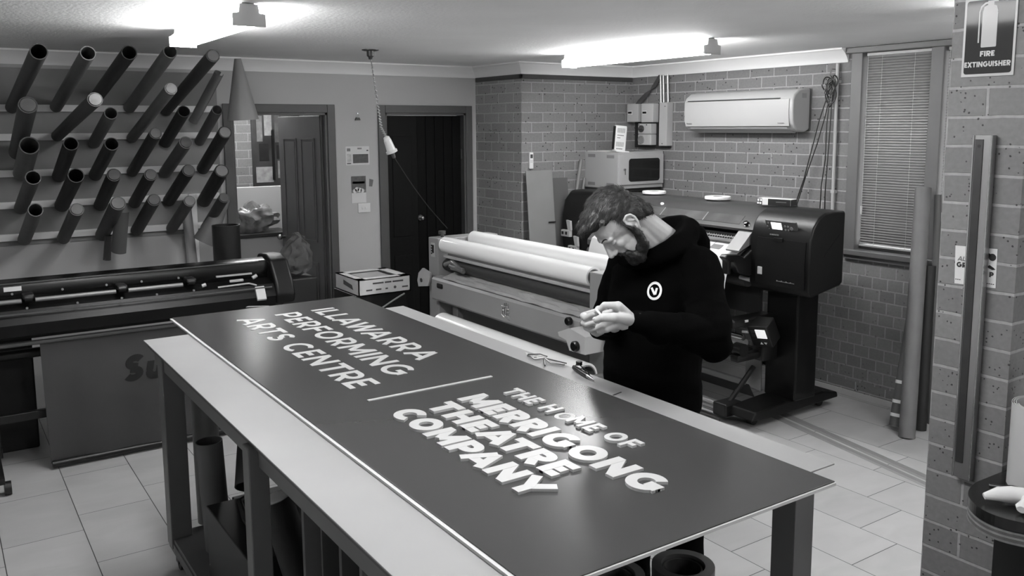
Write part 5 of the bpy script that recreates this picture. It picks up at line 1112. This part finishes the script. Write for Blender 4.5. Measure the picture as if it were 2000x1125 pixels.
q.prism(circ(X1_+.30, .787, .011, 14), 'Y', Y1_-.0012, Y1_+.0005); q.build('printed_marks', mat('carton_ink', 70, .5), ctn)
q = MB(); q.prism([(6.02, .78), (6.20, .80), (6.20, .835), (6.04, .815)], 'X', X1_-.001, X1_+.0005); q.build('hand_hole', mat('hole_dark', 90, .6), ctn)
q = MB(); q.box(2.70, 2.93, 6.03, 6.26, .752, .862, .006); q.build('packed_roll', mat('packed_grey', 150, .5), ctn)
# black bin behind the cutter and dark jacket on the door
q = MB(); q.lathe((1.765, 6.30, 0), (0, 0, 1), [(0, .085), (.004, .092), (1.30, .097), (1.308, .097), (1.308, .090), (1.1, .088)], n=32, caps=True)
tag(q.build('tall_black_bin', mat('bin_black', 14, .4), smooth=True), 'tall black cylinder standing behind the cutter in front of the open doorway', 'bin')
jk = MB(); jk.ico((0, 0, 0), 1, 4)
for v in jk.b.verts:
    c = v.co.copy(); f = (c.z+1)/2; wdt = .165-.11*f**1.5
    v.co = Vector((2.30+c.x*wdt*1.0+.03*f, 6.42+c.y*(.085-.03*f), .862+f*.34))+Vector((noise.noise(c*3)*.035, noise.noise(c*3+Vector((5, 0, 0)))*.03, 0))
tag(jk.build('draped_cloth', mat('cloth_grey', 74, .85, var=.25, vscale=10), smooth=True), 'dark cloth draped in a peak at the right end of the cutter', 'cloth')
q = MB(); q.box(2.16, 2.44, 6.30, 6.54, 0, .86, .01); tag(q.build('cloth_stand', mat('stand_dark', 26, .5)), 'dark cabinet under the draped cloth at the right end of the cutter', 'cabinet')
# ================================================================ THE MAN
def cap_prim(mb, p0, p1, r0, r1, n=14):
    p0, p1 = Vector(p0), Vector(p1); d = p1-p0
    if d.length < 1e-6: mb.ico(p0, r0, 2); return
    L = d.length; d.normalize(); a = d.orthogonal().normalized(); c = d.cross(a); rings = []
    for k in range(5):
        t = PI/2*(1-k/4); rings.append((p0-d*r0*math.sin(t), max(r0*math.cos(t), 1e-4)))
    for k in range(5):
        t = PI/2*k/4; rings.append((p1+d*r1*math.sin(t), max(r1*math.cos(t), 1e-4)))
    mb.ring_loft([[p+(a*math.cos(2*PI*i/n)+c*math.sin(2*PI*i/n))*r for i in range(n)] for p, r in rings])
def remesh(mb, name, voxel, smooth_it, m, parent, fac=.5, extra=None):
    bmesh.ops.recalc_face_normals(mb.b, faces=mb.b.faces)
    me = bpy.data.meshes.new(name+'_src'); mb.b.to_mesh(me); mb.b.free()
    o = bpy.data.objects.new(name+'_src', me); C.objects.link(o)
    md = o.modifiers.new('r', 'REMESH'); md.mode = 'VOXEL'; md.voxel_size = voxel; md.adaptivity = 0
    if smooth_it: ms = o.modifiers.new('s', 'SMOOTH'); ms.factor = fac; ms.iterations = smooth_it
    dg = bpy.context.evaluated_depsgraph_get(); dg.update()
    ev = o.evaluated_get(dg); nm = bpy.data.meshes.new_from_object(ev, depsgraph=dg)
    bpy.data.objects.remove(o); nm.name = name; nm.materials.clear(); nm.materials.append(m)
    if extra: extra(nm)
    off = Vector((0, 0, 0)); q = parent
    while q is not None: off += q.location; q = q.parent
    for v in nm.vertices: v.co -= off
    for p in nm.polygons: p.use_smooth = True
    r = bpy.data.objects.new(name, nm); C.objects.link(r); r.parent = parent
    return r
HD = {'L': {'wrist': ((1.9691, 2.1796, 1.3368), 0.029), 'palm': [((1.8984, 2.1762, 1.3978), 0.0175), ((1.9122, 2.1996, 1.3744), 0.0175), ((1.9189, 2.2149, 1.3458), 0.0175), ((1.9266, 2.2182, 1.3226), 0.0165), ((1.939, 2.1979, 1.3248), 0.02), ((1.9316, 2.1849, 1.3639), 0.021)], 'f': [[((1.8985, 2.1764, 1.3995), 0.0145), ((1.8519, 2.1904, 1.4045), 0.0118), ((1.8475, 2.2089, 1.3879), 0.0104), ((1.8562, 2.2245, 1.3699), 0.009)], [((1.9231, 2.1647, 1.3544), 0.02), ((1.8614, 2.1538, 1.3679), 0.0165), ((1.8286, 2.1701, 1.3692), 0.0145), ((1.8222, 2.1967, 1.3565), 0.0118)], [((1.9122, 2.1996, 1.3744), 0.014), ((1.891, 2.2362, 1.3617), 0.0115), ((1.8862, 2.2601, 1.3382), 0.0102), ((1.8884, 2.2682, 1.322), 0.0088)], [((1.9203, 2.2139, 1.3458), 0.015), ((1.8757, 2.223, 1.3286), 0.012), ((1.8747, 2.2516, 1.3125), 0.0105), ((1.8927, 2.2619, 1.3008), 0.009)], [((1.9266, 2.2182, 1.3226), 0.015), ((1.8878, 2.2183, 1.3118), 0.0118), ((1.8813, 2.2511, 1.2991), 0.01), ((1.8978, 2.257, 1.292), 0.0085)]]}, 'R': {'wrist': ((2.0768, 2.3996, 1.2644), 0.028), 'palm': [((1.9673, 2.3634, 1.3369), 0.0165), ((1.9754, 2.3786, 1.3142), 0.017), ((1.9833, 2.3822, 1.2936), 0.0165), ((1.9912, 2.3741, 1.2769), 0.0155)], 'f': [[((1.9673, 2.3634, 1.3369), 0.015), ((1.8956, 2.3562, 1.3323), 0.0135), ((1.8747, 2.316, 1.3349), 0.0118), ((1.8682, 2.2635, 1.3597), 0.01)], [((2.023, 2.3837, 1.3186), 0.018), ((1.9545, 2.3255, 1.3507), 0.015), ((1.9064, 2.2875, 1.3669), 0.013), ((1.8701, 2.2521, 1.3722), 0.0105)], [((1.9754, 2.3786, 1.3142), 0.015), ((1.9013, 2.3602, 1.3048), 0.013), ((1.8774, 2.3105, 1.3118), 0.0115), ((1.8738, 2.2671, 1.3295), 0.0098)], [((1.9833, 2.3822, 1.2936), 0.0145), ((1.9107, 2.3572, 1.2874), 0.0122), ((1.891, 2.31, 1.2899), 0.0108), ((1.8841, 2.2683, 1.3044), 0.0092)], [((1.9912, 2.3741, 1.2769), 0.0135), ((1.9353, 2.3497, 1.2686), 0.0108), ((1.9203, 2.3115, 1.2708), 0.0096), ((1.9137, 2.2814, 1.2832), 0.0085)]]}, 'stick': ((1.8337, 2.2124, 1.389), (1.8229, 2.1686, 1.3737)), 'head': (2.0815, 2.3743, 1.6602)}
man = thing('person', 'bearded man in a black hoodie, head bent over the small piece in his hands', 'person', (2.35, 2.40, 0))
S_ = 1.12
HO = Vector((2.090, 2.379, 1.654))
Fv, Lv, Uv = Vector((-.47, .15, -.87)).normalized(), Vector((-.305, -.952, 0)), None
Uv = Fv.cross(Lv).normalized(); Lv = Uv.cross(Fv).normalized()
def hp(x, y, z): return HO+(Fv*x+Lv*y+Uv*z)*S_
HM = Matrix(((Fv.x, Lv.x, Uv.x), (Fv.y, Lv.y, Uv.y), (Fv.z, Lv.z, Uv.z)))
def hell(mb, c, r, sub=3): mb.ico(hp(*c), (r[0]*S_, r[1]*S_, r[2]*S_), sub, HM)
def hcap(mb, a, b_, r0, r1): cap_prim(mb, hp(*a), hp(*b_), r0*S_, r1*S_, 14)
m_skin = mat('skin', 182, .5, spec=.35, bump=.05, bscale=140, var=.05, vscale=40)
m_hair = mat('hair_dark', 36, .5, var=.3, vscale=60)
m_beard = mat('beard_dark', 26, .6, var=.25, vscale=80)
m_hood = mat('hoodie_black', 5, .95, spec=.03, var=.12, vscale=12, bump=.25, bscale=350)
m_pant = mat('trousers_black', 6, .9, spec=.06)
b = MB()
hell(b, (-.002, 0, .036), (.086, .076, .082)); hell(b, (.040, 0, .036), (.048, .060, .050)); hell(b, (.042, 0, -.018), (.048, .055, .056)); hell(b, (.038, 0, -.066), (.046, .046, .036))
hell(b, (.076, 0, -.096), (.018, .020, .016)); hell(b, (.074, 0, -.048), (.024, .030, .030))
hell(b, (.082, 0, -.006), (.022, .018, .030)); hcap(b, (.086, 0, .020), (.104, 0, -.008), .0085, .0095); hcap(b, (.104, 0, -.008), (.112, 0, -.022), .0095, .0120)
for s_ in (-1, 1):
    hell(b, (.101, s_*.013, -.026), (.011, .0075, .008), 2)
    hcap(b, (.086, s_*.008, .030), (.072, s_*.045, .026), .0105, .009)
    hell(b, (.060, s_*.038, -.014), (.019, .015, .018), 2); hell(b, (.0740, s_*.031, .0085), (.0120, .0145, .0100), 2); hell(b, (.060, s_*.024, .004), (.022, .020, .018), 2)
    hell(b, (.040, s_*.040, -.045), (.036, .013, .040), 2)
    # ear: rim, lobe and inner fold around a hollow
    rim = [(.006, .0), (.010, .016), (.004, .030), (-.010, .034), (-.021, .024), (-.022, .006), (-.014, -.012), (-.004, -.022)]
    for (x0, z0), (x1, z1) in zip(rim[:-1], rim[1:]):
        hcap(b, (x0-.002, s_*(.080+.004*(x0 < -.008)), z0), (x1-.002, s_*(.080+.004*(x1 < -.008)), z1), .0042, .0042)
    hell(b, (-.004, s_*.077, -.024), (.007, .005, .009), 2); hcap(b, (-.004, s_*.078, .018), (-.014, s_*.080, .002), .003, .003)
    hell(b, (-.010, s_*.073, .004), (.016, .005, .026), 2); hell(b, (.006, s_*.077, -.004), (.004, .004, .006), 2)
hcap(b, (.088, -.018, -.050), (.088, .018, -.050), .0075, .0075); hcap(b, (.086, -.015, -.062), (.086, .015, -.062), .0085, .0085); hell(b, (.093, 0, -.05), (.008, .012, .006), 2)
# neck, slim torso, arms and legs below the clothes
NB = Vector((2.375, 2.405, 1.52))
cap_prim(b, hp(-.028, 0, -.02), NB, .060, .070, 20); cap_prim(b, hp(.0, 0, -.05), NB+Vector((-.05, 0, -.02)), .05, .06, 18)
cap_prim(b, NB+Vector((-.02, 0, -.05)), (2.31, 2.42, .92), .10, .11, 18)
LSH, LEL, RSH, REL = Vector((2.35, 2.245, 1.475)), Vector((2.235, 2.085, 1.255)), Vector((2.32, 2.60, 1.455)), Vector((2.25, 2.66, 1.20))
LW, RW = Vector(HD['L']['wrist'][0]), Vector(HD['R']['wrist'][0])
for sh, el, wr in ((LSH, LEL, LW), (RSH, REL, RW)):
    cap_prim(b, NB+Vector((0, (sh.y-NB.y)*.2, -.06)), sh, .06, .045); cap_prim(b, sh, el, .045, .038); cap_prim(b, el, wr+(el-wr)*.28, .038, .031); cap_prim(b, wr+(el-wr)*.28, wr, .031, .0265)
for y0, kn_, an in ((2.34, (2.335, 2.30, .50), (2.36, 2.28, .09)), (2.50, (2.30, 2.53, .50), (2.33, 2.55, .09))):
    cap_prim(b, (2.31, y0, .90), kn_, .085, .055); cap_prim(b, kn_, an, .052, .036); cap_prim(b, an, (an[0]-.14, an[1], .045), .036, .028)
for k_ in ('L', 'R'):
    h = HD[k_]; W0 = Vector(h['wrist'][0])
    for p, r in h['palm']: cap_prim(b, W0, p, .0215, r, 12)
    for p, q in zip(h['palm'][:-1], h['palm'][1:]): cap_prim(b, p[0], q[0], p[1]*.92, q[1]*.92, 12)
    for i, chn in enumerate(h['f']):
        if i == 1: cap_prim(b, W0, chn[0][0], .022, chn[0][1], 12)
        for (p0, r0), (p1, r1) in zip(chn[:-1], chn[1:]): cap_prim(b, p0, p1, r0, r1, 12)
        for (p0, r0) in chn[1:3]: b.ico(p0, r0*1.06, 2)
body = remesh(b, 'body', .0024, 7, m_skin, man)
bbv = BVHTree.FromPolygons([v.co.copy() for v in body.data.vertices], [tuple(p.vertices) for p in body.data.polygons])
def onface(y, z, o):
    a = hp(.20, y, z)-man.location; h = bbv.ray_cast(a, -Fv); p = h[0] if h[0] is not None else a
    return p+man.location+Fv*o
# eyebrows, closed lids line, nails
br_ = MB()
for s_ in (-1, 1):
    br_.path([onface(s_*.010, .031, -.0005), onface(s_*.018, .035, -.0005), onface(s_*.027, .037, -.0005), onface(s_*.036, .036, -.0005), onface(s_*.043, .033, -.0005)], [.0014*S_, .0024*S_, .0025*S_, .0020*S_, .0008*S_], 8)
br_.build('eyebrows', m_beard, man, smooth=True)
el_ = MB()
for s_ in (-1, 1): el_.path([onface(s_*.019, .0040, 0), onface(s_*.024, .0015, 0), onface(s_*.030, .0005, 0), onface(s_*.036, .0012, 0), onface(s_*.042, .0030, 0)], [.0006*S_, .0011*S_, .0012*S_, .0011*S_, .0006*S_], 6)
el_.build('eyelashes', m_blk, man, smooth=True)
nl = MB()
for k_ in ('L', 'R'):
    for i, chn in enumerate(HD[k_]['f']):
        a, c = Vector(chn[-2][0]), Vector(chn[-1][0]); d = (c-a).normalized(); o_ = Vector((-.2, -.6, .75)); o_ = (o_-d*o_.dot(d)).normalized(); r = chn[-1][1]; sd = d.cross(o_)
        nl.ico(c+o_*r*.80+d*r*.1, (r*.8, r*.55, r*.3), 2, Matrix((d, sd, o_)).transposed())
nl.build('nails', mat('nail', 190, .3), man, smooth=True)
# hair
hv = MB()
hell(hv, (-.006, 0, .050), (.090, .082, .083)); hell(hv, (-.030, 0, .010), (.064, .080, .070)); hell(hv, (.034, 0, .094), (.060, .058, .034)); hell(hv, (-.062, 0, -.030), (.030, .058, .045))
for y in (-.045, -.03, -.015, 0, .015, .03, .045):
    hcap(hv, (.03, y, .108-abs(y)*.3), (.094-abs(y)*.55, y*1.05, .104+.006*math.sin(y*160)), .018, .012)
for s_ in (-1, 1): hcap(hv, (.02, s_*.068, .045), (.016, s_*.073, -.004), .016, .008); hcap(hv, (.045, s_*.055, .082), (.022, s_*.068, .050), .014, .010)
def ruffle(amp, sc):
    def f(me):
        me.calc_loop_triangles(); ns = [v.normal.copy() for v in me.vertices]
        for v, n_ in zip(me.vertices, ns):
            l = HM.transposed() @ (v.co-HO)
            q = Vector((l.x*sc*.35, l.y*sc, l.z*sc*.55)); v.co += n_*(noise.noise(q)*amp+noise.noise(q*2.3)*amp*.5)
    return f
def hairline(l):
    x, y, z = l.x, abs(l.y), l.z
    if x > .018: bz = .060+(x-.018)*.48+(.010 if y > .03 else 0)
    elif x > .004: bz = -.022
    elif x > -.024: bz = .030
    else: bz = -.020+max(-.05, (x+.024)*1.1)
    return z-bz
def tuck(me):
    ruffle(.005, 60)(me)
    for v in me.vertices:
        l = HM.transposed() @ (v.co-HO)/S_; h = hairline(l)
        if h < 0: v.co = HO+(v.co-HO)*(.80 if h < -.006 else .88)
hair = remesh(hv, 'hair', .004, 2, m_hair, man, extra=tuck)
bd = MB()
for s_ in (-1, 1):
    hcap(bd, (.012, s_*.071, -.010), (.014, s_*.067, -.040), .008, .012); hcap(bd, (.014, s_*.063, -.042), (.032, s_*.048, -.080), .014, .019); hcap(bd, (.032, s_*.048, -.080), (.070, s_*.024, -.102), .019, .020)
    hcap(bd, (.096, s_*.004, -.041), (.084, s_*.032, -.054), .0075, .0085); hcap(bd, (.084, s_*.032, -.054), (.070, s_*.036, -.09), .010, .018); hcap(bd, (.045, s_*.046, -.068), (.05, s_*.045, -.08), .013, .016)
hcap(bd, (.072, -.024, -.104), (.072, .024, -.104), .022, .022); hell(bd, (.085, 0, -.100), (.022, .028, .026)); hell(bd, (.05, 0, -.100), (.04, .045, .022)); hell(bd, (.088, 0, -.078), (.012, .016, .012))
beard = remesh(bd, 'beard', .004, 2, m_beard, man, extra=ruffle(.004, 90))
# strands: short tapering hairs rooted on the hair and the beard
def strands(src, name, n, l0, l1, r, m, comb, lift, seed):
    rnd = random.Random(seed); me = src.data; P = [p for p in me.polygons]; mb = MB(); off = src.parent.location
    for _ in range(n):
        p = P[rnd.randrange(len(P))]; c = p.center+off; n_ = p.normal
        l = HM.transposed() @ (c-HO)
        if src.name == 'hair' and hairline(l/S_) < .003: continue
        t = comb(l, rnd); t = (t-n_*t.dot(n_)); 
        if t.length < 1e-4: continue
        t.normalize(); L = rnd.uniform(l0, l1)*S_; jit = Vector((rnd.uniform(-1, 1), rnd.uniform(-1, 1), rnd.uniform(-1, 1)))*.28
        d0 = (t+n_*lift+jit).normalized(); d1 = (t+n_*lift*.3+jit).normalized()
        p0 = c-n_*.001; p1 = p0+d0*L*.5; p2 = p1+d1*L*.5; a = d0.orthogonal().normalized(); b_ = d0.cross(a)
        rr = [[q+(a*math.cos(2*PI*i/3)+b_*math.sin(2*PI*i/3))*w_ for i in range(3)] for q, w_ in ((p0, r), (p1, r*.75), (p2, r*.12))]
        mb.ring_loft(rr, False, True)
    return mb.build(name, m, src, smooth='all')
def comb_hair(l, rnd):
    v = Vector((.8, l.y*4, .25 if l.x < 0 else -.15)) if l.z > .03 else Vector((-.1, l.y, -1.0))
    return HM @ v
strands(hair, 'hair_strands', 9500, .012, .024, .00055, mat('hair_strand', 44, .5, var=.35, vscale=30), comb_hair, .26, 11)
strands(beard, 'beard_strands', 2400, .005, .010, .0006, mat('beard_strand', 30, .5), lambda l, rnd: HM @ Vector((.35, l.y*3, -1)), .5, 12)
# hoodie
hb_ = MB(); rings = []
for z, cx, cy, rx, ry in ((.835, 2.300, 2.42, .135, .17), (.845, 2.300, 2.42, .142, .178), (.90, 2.300, 2.42, .146, .182), (.925, 2.298, 2.42, .160, .198), (1.0, 2.293, 2.42, .162, .198), (1.07, 2.288, 2.42, .172, .198), (1.14, 2.290, 2.42, .160, .196), (1.25, 2.292, 2.42, .155, .202), (1.36, 2.305, 2.42, .148, .208), (1.44, 2.325, 2.42, .132, .205), (1.50, 2.345, 2.415, .105, .165), (1.54, 2.36, 2.41, .08, .11)):
    rings.append([Vector((cx+rx*math.copysign(abs(math.cos(a))**.85, math.cos(a)), cy+ry*math.copysign(abs(math.sin(a))**.85, math.sin(a)), z)) for a in [2*PI*i/36 for i in range(36)]])
hb_.ring_loft(rings)
cap_prim(hb_, (2.36, 2.34, 1.495), LSH, .075, .080, 20); cap_prim(hb_, LSH, LEL+Vector((.012, -.004, 0)), .083, .072, 20)
cap_prim(hb_, LEL+Vector((.012, -.004, 0)), LW+(LEL-LW)*.22, .070, .047, 20); cap_prim(hb_, LW+(LEL-LW)*.22, LW+(LEL-LW)*.05, .040, .037, 20)
hb_.ico(LEL+Vector((.02, -.01, -.012)), (.072, .066, .066), 3); hb_.ico(LW+(LEL-LW)*.36+Vector((.0, 0, -.018)), (.06, .055, .052), 3)
cap_prim(hb_, (2.35, 2.49, 1.48), RSH, .075, .078, 20); cap_prim(hb_, RSH, REL, .080, .070, 20)
cap_prim(hb_, REL, RW+(REL-RW)*.25, .066, .047, 20); cap_prim(hb_, RW+(REL-RW)*.25, RW+(REL-RW)*.08, .041, .037, 20)
HR = []
for i in range(15):
    a = 2*PI*i/14; HR.append(Vector((2.290+.125*math.cos(a), 2.405+.108*math.sin(a), 1.555+.055*math.cos(a))))
for i in range(14):
    cz = (1+math.cos(2*PI*i/14))/2; c1 = (1+math.cos(2*PI*(i+1)/14))/2
    cap_prim(hb_, HR[i], HR[i+1], .034+.016*cz, .034+.016*c1, 14)
hb_.ico((2.445, 2.405, 1.545), (.062, .125, .085), 3); hb_.ico((2.45, 2.40, 1.49), (.055, .11, .09), 3)
def folds(me):
    ns = [v.normal.copy() for v in me.vertices]
    for v, n_ in zip(me.vertices, ns):
        c = v.co; q = Vector((c.x*5, c.y*5, c.z*11+c.y*3)); k = 1.0
        if (c-LEL).length < .14 or (c-REL).length < .14: k = 1.7
        f = noise.noise(q)*.010+noise.noise(q*2.1+Vector((3, 1, 2)))*.005
        v.co += n_*f*k
        if c.z < .905: v.co += n_*.0012*math.sin(math.atan2(c.y-2.42, c.x-2.30)*160)
hoodie = remesh(hb_, 'hoodie', .006, 3, m_hood, man, extra=folds)
# drawstring hem seam, chest badge following the cloth
vh = [v.co.copy() for v in hoodie.data.vertices]; bv = BVHTree.FromPolygons(vh, [tuple(p.vertices) for p in hoodie.data.polygons])
ML = man.location
DC = Vector((.86, .50, -.06)).normalized(); BC = Vector((2.13, 2.272, 1.402)); bu = Vector((-DC.y, DC.x, 0)).normalized(); bv_up = bu.cross(-DC).normalized()*-1
if bv_up.z < 0: bv_up = -bv_up
ang_ = math.radians(-12); bu2 = bu*math.cos(ang_)+bv_up*math.sin(ang_); bv2 = -bu*math.sin(ang_)+bv_up*math.cos(ang_)
def oncl(u, v, w_):
    p = BC+bu2*u+bv2*v-DC*.25
    h = bv.ray_cast(p-ML, DC)
    return (h[0]+ML-DC*w_) if h[0] is not None else p+DC*.25
bg = MB(); R0, R1 = .0210, .0290
rg = [[oncl(r*math.cos(2*PI*i/40), r*math.sin(2*PI*i/40)*1.12, w_) for r, w_ in ((R0, .0006), (R0, .0022), (R1, .0022), (R1, .0006))] for i in range(40)]
bg.ring_loft(rg+[rg[0]], False, False)
def bar2(p, q, t):
    n = 6; p, q = Vector(p), Vector(q); d = (q-p).normalized(); nn = Vector((-d.y, d.x)); R_ = []
    for i in range(n+1):
        c = p.lerp(q, i/n); l = c+nn*t/2; r = c-nn*t/2; R_.append([oncl(l.x, l.y, .0006), oncl(l.x, l.y, .0022), oncl(r.x, r.y, .0022), oncl(r.x, r.y, .0006)])
    bg.ring_loft(R_)
bar2((-.0100, .009), (-.0030, -.013), .0080); bar2((.0110, .013), (-.0015, -.013), .0078)
bg.build('chest_badge', mat('badge_white', 225, .6), hoodie)
# trousers and shoes
tr_ = MB()
for y0, kn_, an in ((2.34, (2.340, 2.295, .50), (2.372, 2.275, .10)), (2.50, (2.30, 2.53, .50), (2.33, 2.55, .10))):
    cap_prim(tr_, (2.305, y0, .88), kn_, .112, .082, 20); cap_prim(tr_, kn_, an, .080, .066, 20)
cap_prim(tr_, (2.305, 2.36, .87), (2.305, 2.48, .87), .125, .125, 20)
remesh(tr_, 'trousers', .008, 2, m_pant, man, extra=lambda me: [setattr(v, 'co', v.co+Vector((noise.noise(v.co*12), noise.noise(v.co*12+Vector((4, 0, 0))), 0))*.008) for v in me.vertices])
for an in ((2.36, 2.28), (2.33, 2.55)):
    s_ = MB(); s_.ico((an[0]-.01, an[1], .062), (.06, .045, .055), 3); cap_prim(s_, (an[0]+.02, an[1], .048), (an[0]-.17, an[1]-.005, .040), .045, .038, 16)
    for v in s_.b.verts: v.co.z = max(v.co.z, .004)
    o = remesh(s_, 'shoe', .006, 2, mat('shoe_black', 26, .5), man)
# what he holds
stp = MB(); a, c = Vector(HD['stick'][0]), Vector(HD['stick'][1]); stp.cyl(a, c, .0036, n=12)
tag(stp.build('white_stick', mat('stick_white', 228, .4), smooth=True), 'tiny white stick held between the fingertips of the man', 'stick')
# shapes to keep the two hands visually joined: the small letter he is peeling
